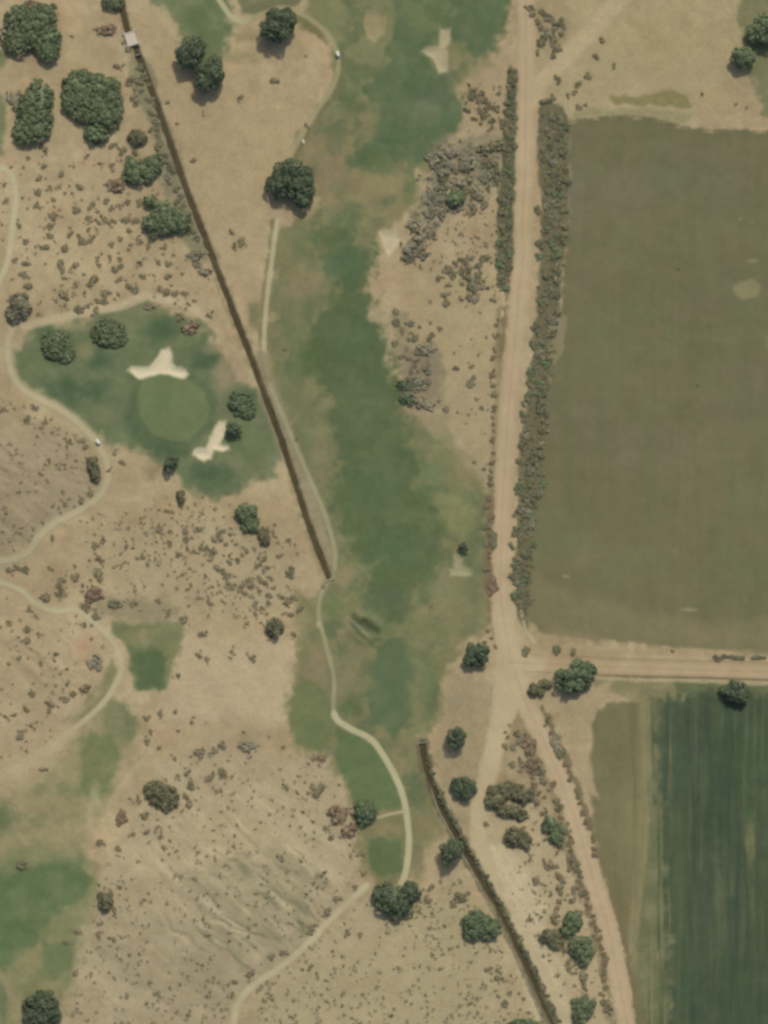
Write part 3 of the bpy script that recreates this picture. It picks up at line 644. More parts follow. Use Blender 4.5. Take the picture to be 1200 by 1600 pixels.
# ------------------------------------------------------------------ foliage
def leaves(rng, C, N, size, flat=.5):
    """leaf clusters: small bent quads at C facing about N"""
    n = len(C)
    nr = N + rng.normal(0, flat, (n, 3)); nr /= np.linalg.norm(nr, axis=1)[:, None]
    r = rng.normal(0, 1, (n, 3)); a = np.cross(nr, r); a /= np.linalg.norm(a, axis=1)[:, None]; b = np.cross(nr, a)
    s = size * rng.uniform(.6, 1.25, n)[:, None]; k = rng.uniform(.55, .95, n)[:, None]
    V = np.stack([C - a * s, C - b * s * k + nr * s * .25, C + a * s, C + b * s * k + nr * s * .25], 1).reshape(-1, 3)
    F = np.arange(4 * n).reshape(n, 4)
    T = np.repeat(rng.uniform(0, 1, n), 4)
    return V, F, T
def crown_np(rng, lobes, leaf=.45, dens=2.2, clump=.34, rough=.12, inner=.70):
    """lobes: (x, y, z, rx, ry, rz) in metres about the tree base"""
    Cs, Ns = [], []
    L_ = np.asarray(lobes, float)
    for (x, y, z, rx, ry, rz) in lobes:
        R = (rx * ry) ** .5
        K = max(5, int(4.2 / (clump ** 2) * .5))
        i = np.arange(K) + .5
        cz = 1 - i / K * 1.25; cz = np.clip(cz + rng.normal(0, .08, K), -.35, 1)
        th = i * 2.39996 + rng.normal(0, .35, K); cr = np.sqrt(np.clip(1 - cz ** 2, 0, 1))
        D = np.c_[cr * np.cos(th), cr * np.sin(th), cz]
        rad = 1 - clump * .8 + rng.normal(0, rough * min(1, clump / .3), K)
        for d, q in zip(D, rad):
            cl = clump * rng.uniform(.75, 1.2)
            m = max(6, int(dens * 4 * math.pi * (cl * R) ** 2 / (leaf * leaf * 2.2) * .62))
            v = rng.normal(0, 1, (m, 3)); v /= np.linalg.norm(v, axis=1)[:, None]
            keep = (v @ d) > -.45; v = v[keep]; m = len(v)
            rr = cl * rng.uniform(.72, 1.05, m)[:, None]
            pt = (d * q + v * rr) * np.array([rx, ry, rz]) + np.array([x, y, z])
            Cs.append(pt); Ns.append(v + np.array([0, 0, .25]))
    C = np.concatenate(Cs); N = np.concatenate(Ns)
    if len(L_) > 1:                                  # leave out leaves buried deep in a neighbour lobe
        bur = np.zeros(len(C), int)
        for l in L_: bur += (np.sum(((C - l[:3]) / (l[3:] * .72)) ** 2, 1) < 1)
        k = bur < 1; C, N = C[k], N[k]
    k = C[:, 2] > .15; C, N = C[k], N[k]
    V, F, T = leaves(rng, C, N, leaf)
    # inner twig mass of each lobe
    for (x, y, z, rx, ry, rz) in lobes:
        nu, nv = 12, 7
        b = len(V); vs = []
        for a in range(nv):
            ph = math.pi * a / (nv - 1)
            for c in range(nu):
                th = 2 * math.pi * c / nu; k = inner * (1 + .16 * rng.normal())
                vs.append((x + rx * k * math.sin(ph) * math.cos(th), y + ry * k * math.sin(ph) * math.sin(th), max(.1, z + rz * k * math.cos(ph))))
        f = [[b + a * nu + c, b + (a + 1) * nu + c, b + (a + 1) * nu + (c + 1) % nu, b + a * nu + (c + 1) % nu] for a in range(nv - 1) for c in range(nu)]
        V = np.r_[V, np.array(vs)]; F = np.r_[F, np.array(f)]; T = np.r_[T, np.full(len(vs), .35)]
    return V, F, T
def tree(name, lobes_px, hgt, kind, label, group=None, leaf=.45, clump=.34, flatz=.75, dens=2.2, seed=0, cat="tree"):
    """lobes_px: (px, py, rx, ry) in photo pixels"""
    rng = np.random.default_rng(1000 + seed)
    A = np.asarray(lobes_px, float); wts = A[:, 2] * A[:, 3]
    bx, by = (A[:, 0] * wts).sum() / wts.sum(), (A[:, 1] * wts).sum() / wts.sum()
    root = empty(name, bx, by); tag(root, label, cat, group)
    R0 = max((a[2] * a[3]) ** .5 for a in A) * M_PX
    lobes = []
    for (px, py, rx, ry) in A:
        r = (rx * ry) ** .5 * M_PX; rz = r * flatz * hgt_k(hgt, R0)
        top = hgt * (.72 + .28 * r / R0)
        lobes.append(((px - bx) * M_PX, (by - py) * M_PX, max(rz * .55, top - rz), rx * M_PX, ry * M_PX, rz))
    V, F, T = crown_np(rng, lobes, leaf, dens, clump)
    mesh_np("crown", V, F, 4, LM[kind], root, tint=T, smooth=False)
    mb = MB(); tr = max(.12, R0 * .055)
    fork = min(l[2] for l in lobes) * .6 + .2
    mb.tube([(0, 0, -.3), (tr * .3, 0, fork * .5), (0, tr * .4, fork)], [tr * 1.35, tr, tr * .85])
    for l in lobes:
        for q in range(3):
            a = rng.uniform(0, 6.28)
            mb.tube([(0, tr * .3, fork * .9), (l[0] * .5 + math.cos(a) * l[3] * .2, l[1] * .5 + math.sin(a) * l[4] * .2, (fork + l[2]) * .55),
                     (l[0] + math.cos(a) * l[3] * .5, l[1] + math.sin(a) * l[4] * .5, l[2] + l[5] * .2)], [tr * .6, tr * .4, tr * .15], 6)
    mb.build("trunk", M_BARK, root, smooth=True)
    return root
def hgt_k(h, R): return 1.0

TREES = [
    # name, lobes, height m, leaf, label, group, clump, flatz
    ("mesquite_tree", [(48, 45, 36, 34), (72, 62, 26, 26), (66, 30, 24, 22), (78, 84, 15, 14), (30, 66, 22, 20), (32, 30, 24, 20)], 5.2, 'green', "broad green tree in the upper left corner with dry brush on its left", "broad green trees", .15, .34),
    ("mesquite_tree", [(127, 140, 29, 30), (160, 150, 32, 34), (140, 165, 34, 30), (165, 178, 28, 24), (118, 158, 22, 22)], 5.2, 'green', "largest broad green tree, between the canal and the oval tree on the left", "broad green trees", .15, .34),
    ("mesquite_tree", [(62, 155, 23, 28), (60, 190, 24, 32), (42, 205, 22, 22), (44, 170, 16, 24)], 4.8, 'green', "tall oval green tree with greyish left side near the left edge", "broad green trees", .15, .34),
    ("mesquite_tree", [(150, 210, 21, 15)], 3.6, 'green', "small green tree tucked under the largest broad green tree", None, .3, .6),
    ("mesquite_tree", [(238, 258, 17, 17), (213, 272, 20, 18), (206, 258, 14, 13), (228, 270, 16, 15)], 4.0, 'green', "two lobed green tree above the reddish shrub and left of the canal", None, .28, .55),
    ("mesquite_tree", [(246, 348, 23, 21), (272, 348, 26, 20), (256, 330, 20, 16), (236, 314, 12, 9), (285, 345, 14, 14)], 4.0, 'green', "wide grey green tree touching the canal, lowest of the trees along it", None, .28, .5),
    ("mesquite_tree", [(216, 214, 16, 13)], 2.9, 'olive', "small olive green tree between the largest broad tree and the canal", None, .34, .6),
    ("mesquite_tree", [(176, 4, 18, 11)], 3.6, 'green', "green tree cut by the top edge just left of the canal", None, .3, .6),
    ("round_tree", [(301, 84, 23, 24), (292, 92, 16, 18)], 9.6, 'dark', "dark round tree, upper of the touching pair right of the canal", "dark round trees by the upper fairway", .36, .8),
    ("round_tree", [(331, 117, 25, 25), (320, 128, 18, 17)], 9.6, 'dark', "dark round tree, lower of the touching pair right of the canal", "dark round trees by the upper fairway", .36, .8),
    ("round_tree", [(437, 42, 27, 26), (424, 48, 17, 18), (448, 34, 18, 18)], 10.0, 'dark', "dark round tree inside the bend of the cart path at the top", "dark round trees by the upper fairway", .36, .8),
    ("round_tree", [(456, 280, 34, 28), (437, 293, 24, 22), (472, 303, 21, 23)], 8.8, 'dark', "big dark tree with a cleft crown at the end of the upper cart path", None, .32, .7),
    ("round_tree", [(1192, 46, 26, 26)], 8.0, 'green', "green tree cut by the right edge at the top", None, .34, .7),
    ("round_tree", [(1159, 92, 19, 17), (1164, 88, 13, 13)], 7.2, 'green', "green round tree left of the one cut by the right edge", None, .34, .75),
    ("round_tree", [(744, 1021, 20, 17), (753, 1014, 12, 12), (734, 1030, 12, 11)], 6.4, 'dark', "dark tree on the left verge where the dirt roads meet", None, .34, .75),
    ("round_tree", [(713, 1150, 15, 16)], 8.0, 'dark', "dark narrow tree above the end of the lower canal", None, .36, .8),
    ("round_tree", [(725, 1232, 19, 18), (715, 1225, 12, 13)], 4.8, 'dark', "dark tree between the lower canal and the sandy road", None, .34, .7),
    ("round_tree", [(705, 1326, 16, 20), (700, 1336, 12, 14)], 9.2, 'dark', "dark oval tree leaning over the left bank of the lower canal", None, .36, .85),
    ("round_tree", [(608, 1402, 25, 26), (622, 1415, 22, 20), (641, 1392, 15, 17)], 5.6, 'dark', "dark wide tree at the bottom end of the cart path", None, .32, .7),
    ("mesquite_tree", [(744, 1442, 25, 20), (762, 1450, 20, 18), (738, 1455, 16, 14)], 3.6, 'blue', "low bluish green tree left of the lower canal near its pale curb", None, .28, .5),
    ("mesquite_tree", [(775, 1246, 17, 20), (792, 1232, 16, 15), (818, 1240, 17, 15)], 3.6, 'olive', "olive tree with spread lobes in the wedge between the sandy roads", "olive trees in the wedge of the roads", .3, .55),
    ("mesquite_tree", [(800, 1268, 22, 9), (815, 1275, 12, 8)], 2.3, 'olive', "flat olive thicket just under the spread olive tree in the wedge", None, .34, .6),
    ("mesquite_tree", [(806, 1306, 19, 16), (820, 1314, 10, 14)], 3.4, 'olive', "olive tree in the wedge of the roads beside the open sand", "olive trees in the wedge of the roads", .3, .6),
    ("mesquite_tree", [(860, 1288, 13, 14), (870, 1305, 13, 16)], 3.4, 'green', "slanted oblong green tree by the left edge of the right hand road", None, .3, .6),
    ("mesquite_tree", [(894, 1438, 16, 17), (888, 1452, 12, 12)], 3.4, 'green', "small green tree, top one of the trio beside the right hand road", None, .3, .6),
    ("mesquite_tree", [(858, 1461, 17, 12), (868, 1470, 12, 11)], 3.1, 'olive', "small olive tree, left one of the trio beside the right hand road", None, .3, .6),
    ("mesquite_tree", [(908, 1476, 21, 18), (912, 1492, 14, 18)], 3.8, 'green', "heart shaped green tree, lowest of the trio beside the right hand road", None, .3, .6),
    ("mesquite_tree", [(912, 1570, 18, 18), (906, 1585, 13, 14)], 3.8, 'green', "green tree near the bottom edge left of the right hand road", None, .3, .6),
    ("mesquite_tree", [(815, 1602, 26, 14)], 2.9, 'blue', "bluish green tree at the bottom edge left of the lower canal", None, .3, .6),
    ("round_tree", [(898, 1058, 27, 23), (917, 1046, 15, 14), (890, 1068, 21, 15)], 8.0, 'blue', "large two toned tree under the side road near the junction", None, .3, .8),
    ("round_tree", [(838, 1078, 14, 11), (852, 1068, 12, 7)], 2.7, 'olive', "low olive bush tree between the junction and the large two toned tree", None, .34, .65),
    ("round_tree", [(1147, 1080, 22, 17), (1160, 1084, 10, 13)], 6.4, 'dark', "dark tree at the top of the dark crop field", None, .34, .75),
    ("mesquite_tree", [(166, 1406, 13, 15)], 3.1, 'olive', "small round olive tree beside the grass in the lower left", None, .34, .7),
    ("round_tree", [(66, 1566, 24, 22), (78, 1578, 22, 24), (52, 1580, 16, 24)], 5.2, 'dark', "dark round tree at the bottom edge in the lower left corner", None, .3, .7),
    ("mesquite_tree", [(250, 1238, 22, 16), (262, 1250, 16, 17), (240, 1232, 14, 12)], 3.2, 'olive', "brownish green spreading tree on the slope above the bare knoll", None, .28, .5),
    ("mesquite_tree", [(570, 1268, 20, 19)], 2.7, 'blue', "smooth bluish green round tree left of the short path spur", None, .24, .5),
    ("round_tree", [(429, 980, 15, 16)], 3.2, 'olive', "round olive tree on sand left of the lower fairway", None, .34, .7),
    ("round_tree", [(386, 803, 17, 17), (392, 818, 14, 15)], 3.6, 'green', "green tree on sand left of the canal, upper of two", None, .32, .65),
    ("round_tree", [(413, 838, 10, 14)], 3.2, 'olive', "narrow olive tree on sand left of the canal, lower of two", None, .34, .7),
    ("round_tree", [(365, 671, 12, 11)], 5.2, 'dark', "small dark round tree at the tip of the hooked bunker", None, .36, .85),
    ("round_tree", [(266, 726, 10, 12), (273, 718, 7, 6)], 5.6, 'dark', "small dark narrow tree at the bottom of the putting green", None, .36, .85),
    ("round_tree", [(283, 776, 6, 13)], 3.1, 'olive', "thin leaning olive tree below the small dark narrow tree", None, .36, .8),
    ("round_tree", [(711, 311, 14, 12), (716, 306, 9, 9)], 2.7, 'green', "green round tree in the grey brush right of the fairway", None, .32, .65),
    ("round_tree", [(723, 852, 7, 6), (727, 857, 5, 5)], 4.0, 'dark', "small dark bush tree above the boot shaped bunker", None, .4, .85),
    ("mesquite_tree", [(170, 520, 27, 22), (180, 526, 20, 18)], 2.0, 'green', "flat dark green crown at the top of the green complex", None, .14, .3),
    ("mesquite_tree", [(90, 540, 24, 22), (102, 552, 16, 15), (80, 530, 14, 12)], 1.8, 'green', "flat dark green crown at the left end of the green complex", None, .14, .3),
    ("mesquite_tree", [(376, 630, 20, 18), (386, 640, 14, 14)], 1.9, 'blue', "flat bluish green crown between the putting green and the canal", None, .16, .3),
    ("mesquite_tree", [(146, 728, 11, 17), (150, 742, 9, 12)], 2.3, 'olive', "olive bushy tree inside the bend of the cart path below the green", None, .3, .6),
    ("mesquite_tree", [(32, 478, 18, 20), (22, 492, 14, 14)], 2.3, 'grey', "grey olive thicket tree near the left edge above the green", None, .28, .5),
]
for i, t in enumerate(TREES):
    big = max(l[2] for l in t[1]) > 20
    tree(t[0], t[1], t[2], t[3], t[4], t[5], leaf=.42 if big else .32, clump=t[6], flatz=t[7], seed=i)

# ------------------------------------------------------------------ shrubs
def shrub_mesh(kind, seed):
    rng = np.random.default_rng(seed)
    lobes = []
    for k in range(rng.integers(4, 8)):
        a = rng.uniform(0, 6.28); r = rng.uniform(.1, .68)
        lobes.append((math.cos(a) * r, math.sin(a) * r, rng.uniform(.2, .4), rng.uniform(.28, .6), rng.uniform(.28, .6), rng.uniform(.25, .55)))
    V, F, T = crown_np(rng, lobes, .21, .8, .38, .2, .45)
    o = mesh_np("shrub_form", V, F, 4, LM[kind], tint=T, smooth=False)
    me = o.data; bpy.data.objects.remove(o)
    return me
SHR = {k: [shrub_mesh(k, 50 + 10 * j + i) for i in range(8)] for j, k in enumerate(('scrub', 'olive', 'brown', 'grey', 'mauve', 'dark', 'green'))}
srng = random.Random(11)
def shrub(name, px, py, r, kind, label, group, ry=None, rz=None, squash=None):
    o = bpy.data.objects.new(name, srng.choice(SHR[kind])); COL.objects.link(o)
    o.location = (wx(px), wy(py), gz(px, py) - .05)
    r = r * 1.08; ry = ry * 1.1 if ry else None; R = r * M_PX
    k = 1.0 if ry else srng.uniform(.72, 1.0)
    o.scale = (R * (1.0 if ry else srng.uniform(.9, 1.25)), (ry or r) * M_PX * k, (squash * .7 if squash else srng.uniform(.34, .55)) * min(R, (ry or r) * M_PX))
    o.rotation_euler = (0, 0, (srng.uniform(0, 6.28) if ry is None else (rz or 0)))
    tag(o, label, "shrub", group)
    return o
REG = [   # polygon, phrase
    ([(0, 215), (230, 215), (335, 440), (335, 510), (0, 510)], "sandy scrub between the left path and the canal"),
    ([(180, 60), (230, 60), (310, 215), (180, 215)], "dry strip along the upper canal"),
    ([(230, 60), (480, 60), (480, 400), (330, 400)], "bare sand between the canal and the upper fairway"),
    ([(0, 600), (210, 600), (210, 830), (0, 870)], "knoll inside the cart path below the green"),
    ([(0, 830), (125, 830), (160, 960), (0, 960)], "sand between the two left paths"),
    ([(125, 780), (520, 780), (520, 1000), (125, 980)], "brushy slope left of the lower canal end"),
    ([(0, 950), (200, 950), (200, 1160), (0, 1160)], "knoll beside the left tee path"),
    ([(200, 980), (470, 980), (470, 1200), (200, 1200)], "bare sand below the left tee"),
    ([(0, 1190), (390, 1190), (390, 1620), (0, 1620)], "slope beside the lower left fairway"),
    ([(390, 1160), (600, 1160), (600, 1620), (360, 1620)], "bare hill left of the last tee"),
    ([(590, 1370), (860, 1370), (860, 1620), (590, 1620)], "dotted scrub left of the lower canal"),
    ([(740, 1100), (980, 1100), (980, 1620), (740, 1300)], "wedge of sand between the dirt roads"),
    ([(800, 0), (1200, 0), (1200, 200), (800, 200)], "open dirt above the big field"),
    ([(600, 100), (805, 100), (805, 420), (600, 420)], "grey brush right of the upper fairway"),
    ([(600, 400), (805, 400), (805, 770), (600, 770)], "sand between the fairway and the main road"),
    ([(800, 990), (1200, 990), (1200, 1110), (800, 1110)], "verge of the side road"),
    ([(690, 770), (790, 770), (790, 1330), (690, 1330)], "left verge of the main road"),
]
def inpoly(x, y, P_):
    c = False; n = len(P_)
    for i in range(n):
        ax, ay = P_[i]; bx, by = P_[(i + 1) % n]
        if (ay > y) != (by > y) and x < (bx - ax) * (y - ay) / (by - ay) + ax: c = not c
    return c
def region(x, y):
    for p, t in REG:
        if inpoly(x, y, p): return t
    return "edge of the fairway grass"
KNAME = {'scrub': 'olive brown', 'olive': 'olive green', 'brown': 'reddish brown', 'grey': 'grey green', 'mauve': 'pale grey', 'dark': 'dark green'}
# every shrub that reads on its own: x, y, radius in photo pixels (olive brown unless said)
S1 = """112 57 3,72 233 7,45 247 5,37 262 3,68 262 5,62 280 6,97 273 6,125 292 7,58 300 8,77 292 5,91 291 4,57 322 5,82 313 5,82 338 8,78 353 6,77 370 6,118 328 8,143 322 7,153 330 5,137 340 6,
137 358 5,173 327 5,187 323 4,165 312 6,199 315 6,217 318 6,197 342 7,213 343 7,167 345 8,155 348 5,178 345 5,110 365 6,142 373 7,128 377 7,123 368 4,187 373 5,173 382 6,218 377 5,232 383 6,257 387 5,
30 353 5,40 378 6,100 388 7,70 387 7,133 245 4,175 257 5,158 257 3,115 260 3,175 228 7,192 237 7,212 238 7,7 290 4,10 313 4,35 310 3,202 362 5,203 128 8,217 127 8,210 153 8,213 163 6,183 103 6,192 68 4,
200 77 6,262 160 4,277 193 3,302 250 5,377 153 5,363 363 5,377 380 6,367 387 5,318 180 3,23 407 5,40 413 7,37 430 7,45 447 9,97 417 10,115 415 6,100 435 5,145 440 9,118 443 4,102 460 9,87 470 4,123 482 9,
137 478 5,102 478 4,148 485 7,162 460 7,163 470 7,153 470 6,185 460 5,185 438 6,202 448 9,212 455 7,222 433 6,177 422 7,188 417 6,187 405 5,172 403 5,155 415 5,152 403 4,220 410 5,247 410 5,262 412 6,
262 430 6,285 427 4,248 452 7,260 457 7,273 460 7,287 458 5,303 470 4,295 475 4,327 493 5,308 412 8,283 495 8,5 640 5,55 637 4,43 658 6,72 660 6,82 677 4,108 690 5,127 690 6,133 700 5,62 740 4,93 733 4,
28 770 3,143 770 7,128 783 7,103 788 5,78 723 3,170 735 4,190 723 6,180 710 4,100 770 3,13 890 6,28 888 6,42 889 7,80 888 5,117 902 7,118 885 4,72 935 8,93 917 8,97 905 7,90 927 6,98 926 6,82 840 5,
155 873 7,152 897 9,157 903 7,137 948 8,150 963 7,150 852 7,163 843 5,208 943 6,247 937 4,287 968 8,263 957 6,315 992 6,310 1023 5,363 1018 5,395 1028 6,323 1030 5,292 843 7,315 855 7,312 827 5,222 872 5,
230 882 4,250 828 8,265 850 5,342 833 7,280 868 5,303 862 5,357 878 5,387 907 5,393 915 6,322 900 4,353 897 6,363 917 5,310 935 4,330 943 5,45 953 5,57 963 4,15 972 4,43 985 6,43 1002 6,60 990 4,30 1028 5,
65 1037 5,87 1023 5,15 1037 4,42 1108 6,77 1112 5,24 1118 4,10 1120 4,48 1135 4,33 1152 8,52 1083 7,80 1100 7,103 1093 7,113 1083 7,133 977 5,313 1177 9,347 1163 7,335 1173 6,273 1112 4,250 1115 5,300 1128 4,
230 1123 5,235 1143 5,230 1158 5,248 1168 4,273 1185 4,278 1057 4,68 1202 5,217 1252 5,203 1248 3,227 1275 8,208 1304 4,230 1299 5,245 1292 5,252 1307 5,157 1315 7,183 1326 6,267 1313 4,257 1323 5,277 1328 4,
188 1385 5,180 1423 6,153 1458 6,177 1467 5,158 1443 4,117 1520 6,123 1455 6,107 1473 4,293 1207 6,278 1212 4,347 1207 9,328 1215 8,300 1228 8,290 1245 7,297 1260 4,345 1235 4,363 1553 6,392 1520 7,388 1448 4,
293 1587 4,247 1552 4,235 1535 4,230 1568 4,318 1435 4,368 1533 5,198 1558 4,447 1230 5,465 1238 4,487 1230 7,497 1237 9,503 1227 6,517 1308 6,507 1293 4,528 1403 7,510 1422 8,487 1447 7,483 1458 6,507 1363 4,
567 1365 5,567 1333 6,425 1495 5,440 1487 5,485 1512 6,543 1458 5,563 1460 5,667 1407 7,673 1388 6,707 1413 6,623 1513 4,780 1527 8,763 1513 6,790 1567 7,758 1288 6,867 1355 6,837 1377 8,852 1383 3,827 1343 4,
875 1388 9,878 1372 7,902 1377 5,875 1407 5,867 1438 8,828 1437 4,913 1528 9,892 1340 8,900 1360 5,890 1513 4,872 1523 4,912 1543 5,885 1320 5,850 1345 4"""
S1b = """872 1015 8,895 1018 7,822 1017 8,1050 1018 4,942 63 6,930 88 6,960 103 5,918 118 7,873 125 7,868 120 5,903 133 7,897 143 6,888 150 5,903 168 6,915 163 4,852 158 8,865 152 6,1150 163 3,1167 168 3,1098 147 4,
840 83 5,863 88 6,478 88 3,430 126 7,480 197 5,780 147 5,675 255 6,648 337 5,640 407 8,617 487 6,620 502 8,627 515 6,617 537 6,627 557 6,712 575 6,737 573 5,740 590 5,735 600 7,688 515 4,752 637 4,742 722 4,
757 732 4,697 473 7,697 640 6,430 820 4,450 845 5,450 895 10,505 917 4,443 1167 4,673 947 4,775 1010 4,762 985 4,768 998 4,413 872 6,405 905 6,420 930 6,437 868 5,400 885 5,425 905 5,410 950 5,398 960 5,455 960 6,460 990 6,
840 327 8,445 545 4,463 687 4,807 1147 8,822 1150 8,800 1195 6,812 1190 5,790 1165 6,838 1190 8,830 1170 6,845 1205 8,850 1222 7,858 1235 6,833 1215 5"""
def parse(s):
    return [tuple(float(v) for v in q.split()) for q in s.replace("\n", "").split(",") if q.strip()]
for (x, y, r) in parse(S1):
    rg = region(x, y); sz = "tiny" if r <= 4 else "small" if r <= 6 else "bushy"
    shrub("desert_shrub", x, y, r, 'scrub', f"{sz} olive brown shrub on the {rg}", f"olive brown shrubs on the {rg}")
for (x, y, r) in parse(S1b):
    rg = region(x, y); sz = "tiny" if r <= 4 else "small" if r <= 6 else "bushy"
    shrub("sage_shrub", x, y, r, 'scrub' if r < 8 else 'olive', f"{sz} dull olive shrub on the {rg}", f"dull olive shrubs on the {rg}")
S2 = [  # the ones with a look of their own
    ("dry_shrub", 183, 292, 15, 'brown', "reddish brown round shrub under the two lobed tree by the canal", 14),
    ("dry_shrub", 168, 49, 16, 'brown', "brown oval shrub left of the pale culvert on the canal", 11),
    ("dry_shrub", 18, 58, 20, 'mauve', "greyish brown thicket against the left side of the corner tree", 22),
    ("dry_shrub", 52, 9, 14, 'brown', "brown shrub at the top edge above the corner tree", 9),
    ("dry_shrub", 81, 11, 9, 'olive', "small olive shrub at the top edge right of the brown one", 9),
    ("dry_shrub", 27, 155, 13, 'mauve', "pale brown brush against the oval tree on the left", 18),
    ("dry_shrub", 320, 425, 12, 'mauve', "greyish brown shrub touching the canal above the green", 10),
    ("dry_shrub", 297, 515, 14, 'brown', "brown shrub at the upper right rim of the green", 12),
    ("dry_shrub", 190, 1277, 9, 'brown', "dark reddish shrub below the brownish green spreading tree", 13),
    ("dry_shrub", 530, 1276, 17, 'brown', "broad reddish brown shrub beside the smooth bluish green tree", 19),
    ("dry_shrub", 546, 1300, 13, 'brown', "reddish brown shrub at the foot of the broad one near the last tee", 13),
    ("dry_shrub", 147, 928, 14, 'brown', "brown shrub above the left tee", 13),
    ("dry_shrub", 180, 942, 12, 'olive', "dark olive shrub right of the brown one above the left tee", 8),
    ("dry_shrub", 133, 1077, 9, 'brown', "brown shrub left of the tee path bend", 8),
    ("dry_shrub", 150, 1040, 12, 'mauve', "pale dull shrub inside the tee path bend", 14),
    ("dry_shrub", 388, 1164, 14, 'mauve', "pale dull shrub on the bare sand below the left tee", 11),
    ("dry_shrub", 770, 914, 8, 'brown', "long reddish shrub against the left edge of the main road", 16),
    ("dry_shrub", 770, 842, 7, 'olive', "long olive shrub against the left edge of the main road", 20),
    ("dry_shrub", 635, 600, 13, 'dark', "dark shrub at the fairway edge, left one of the grey clump", 12),
    ("dry_shrub", 657, 597, 14, 'grey', "grey green shrub in the middle of the clump at the fairway edge", 12),
    ("dry_shrub", 641, 620, 14, 'dark', "dark shrub at the bottom of the clump at the fairway edge", 13),
    ("dry_shrub", 664, 630, 14, 'mauve', "pale brown shrub at the right of the clump at the fairway edge", 11),
    ("dry_shrub", 667, 544, 13, 'mauve', "pale grey shrub above the clump at the fairway edge", 11),
    ("dry_shrub", 668, 577, 9, 'grey', "small grey shrub between the pale grey one and the clump", 9),
    ("dry_shrub", 765, 230, 20, 'olive', "wide olive thicket beside the hedge left of the main road", 13),
    ("dry_shrub", 700, 236, 18, 'mauve', "pale grey thicket at the right edge of the upper fairway", 12),
    ("dry_shrub", 690, 262, 17, 'grey', "grey thicket under the pale one at the upper fairway", 14),
    ("dry_shrub", 725, 262, 20, 'grey', "grey green thicket in the middle of the brush by the upper fairway", 16),
    ("dry_shrub", 720, 286, 18, 'mauve', "pale thicket just above the green round tree in the brush", 11),
    ("dry_shrub", 655, 362, 16, 'mauve', "pale grey thicket right of the teardrop bunker", 20),
    ("dry_shrub", 643, 392, 13, 'grey', "grey thicket below and right of the teardrop bunker", 14),
    ("dry_shrub", 718, 1401, 11, 'olive', "olive shrub between the lower canal and the dark wide tree", 10),
    ("dry_shrub", 497, 1184, 14, 'brown', "brown low brush along the lower left edge of the fairway", 6),
    ("dry_shrub", 826, 1160, 12, 'brown', "reddish brown brush at the tip of the sand wedge", 14),
    ("dry_shrub", 833, 1193, 11, 'brown', "reddish brown brush below the tip of the sand wedge", 13),
    ("dry_shrub", 870, 1160, 9, 'mauve', "pale grey brush in the ditch right of the junction", 16),
    ("dry_shrub", 876, 1178, 7, 'olive', "olive brush at the lower end of the ditch right of the junction", 12),
    ("dry_shrub", 1120, 1026, 13, 'olive', "long olive shrub on the field side of the side road", 6),
    ("dry_shrub", 1148, 1027, 16, 'olive', "longer olive shrub on the field side of the side road", 5),
    ("dry_shrub", 1188, 1028, 14, 'olive', "olive shrub on the side road cut by the right edge", 6),
    ("dry_shrub", 308, 398, 14, 'grey', "grey green brush on the canal bank below the wide grey green tree", 10),
    ("dry_shrub", 234, 478, 11, 'scrub', "olive brown brush on the sandy lip above the green", 6),
    ("dry_shrub", 35, 1350, 10, 'olive', "olive shrub on the grass in the lower left", 9),
]
for nme, x, y, rx_, kind, lab, ry_ in S2:
    shrub(nme, x, y, rx_, kind, lab, None, ry=ry_, squash=.8)
# brush rows beside the main road
hr = random.Random(5)
def row(name, line, wid, n, kinds, lab, grp, r0, r1, sq=.8):
    Q = np.asarray(line, float); s = np.r_[0, np.cumsum(np.hypot(*np.diff(Q, axis=0).T))]
    for k in range(n):
        t = (k + hr.random()) / n * s[-1]
        x = float(np.interp(t, s, Q[:, 0])) + hr.uniform(-.5, .5) * wid; y = float(np.interp(t, s, Q[:, 1])) + hr.uniform(-3, 3)
        shrub(name, x, y, hr.uniform(r0, r1), hr.choice(kinds), lab, grp, squash=sq)
row("hedge_shrub", [(864, 178), (868, 300), (860, 430), (842, 590), (830, 720), (820, 860), (815, 950)], 40, 240, ('olive', 'scrub', 'olive', 'green', 'grey'),
    "scruffy shrub in the dense brush strip between the main road and the big field", "brush strip right of the main road", 3, 8.5)
row("roadside_shrub", [(803, 108), (798, 200), (793, 300), (789, 380), (787, 450)], 18, 84, ('olive', 'scrub', 'green', 'olive'),
    "scruffy shrub in the narrow brush strip left of the main road", "brush strip left of the main road", 3, 8)
row("roadside_shrub", [(776, 490), (771, 640), (765, 780), (762, 890)], 8, 36, ('scrub', 'brown', 'scrub'),
    "small dry shrub on the left edge of the lower main road", "dry shrubs along the lower main road", 3, 6)
row("canal_shrub", [(668, 1180), (680, 1225), (705, 1275), (735, 1330), (768, 1385), (800, 1445), (838, 1520), (875, 1600)], 4, 90, ('olive', 'dark'),
    "dark weedy shrub on the right bank of the lower canal", "weeds along the lower canal", 3, 4.8, .8)
row("roadside_shrub", [(840, 10), (862, 40), (855, 80)], 42, 34, ('scrub', 'olive', 'mauve'), "small dry shrub in the brush right of the main road at the top", "dry brush at the top of the main road", 4, 7)
row("roadside_shrub", [(850, 1125), (880, 1190), (905, 1250), (925, 1310), (932, 1345)], 6, 26, ('scrub', 'olive', 'brown'), "small shrub on the right verge of the right hand road", "shrubs right of the right hand road", 3.5, 5.5)
row("roadside_shrub", [(868, 1250), (890, 1310), (905, 1370), (940, 1490), (950, 1590)], 12, 44, ('scrub', 'olive', 'brown'), "small shrub on the left verge of the right hand road", "shrubs left of the right hand road", 3.5, 6)
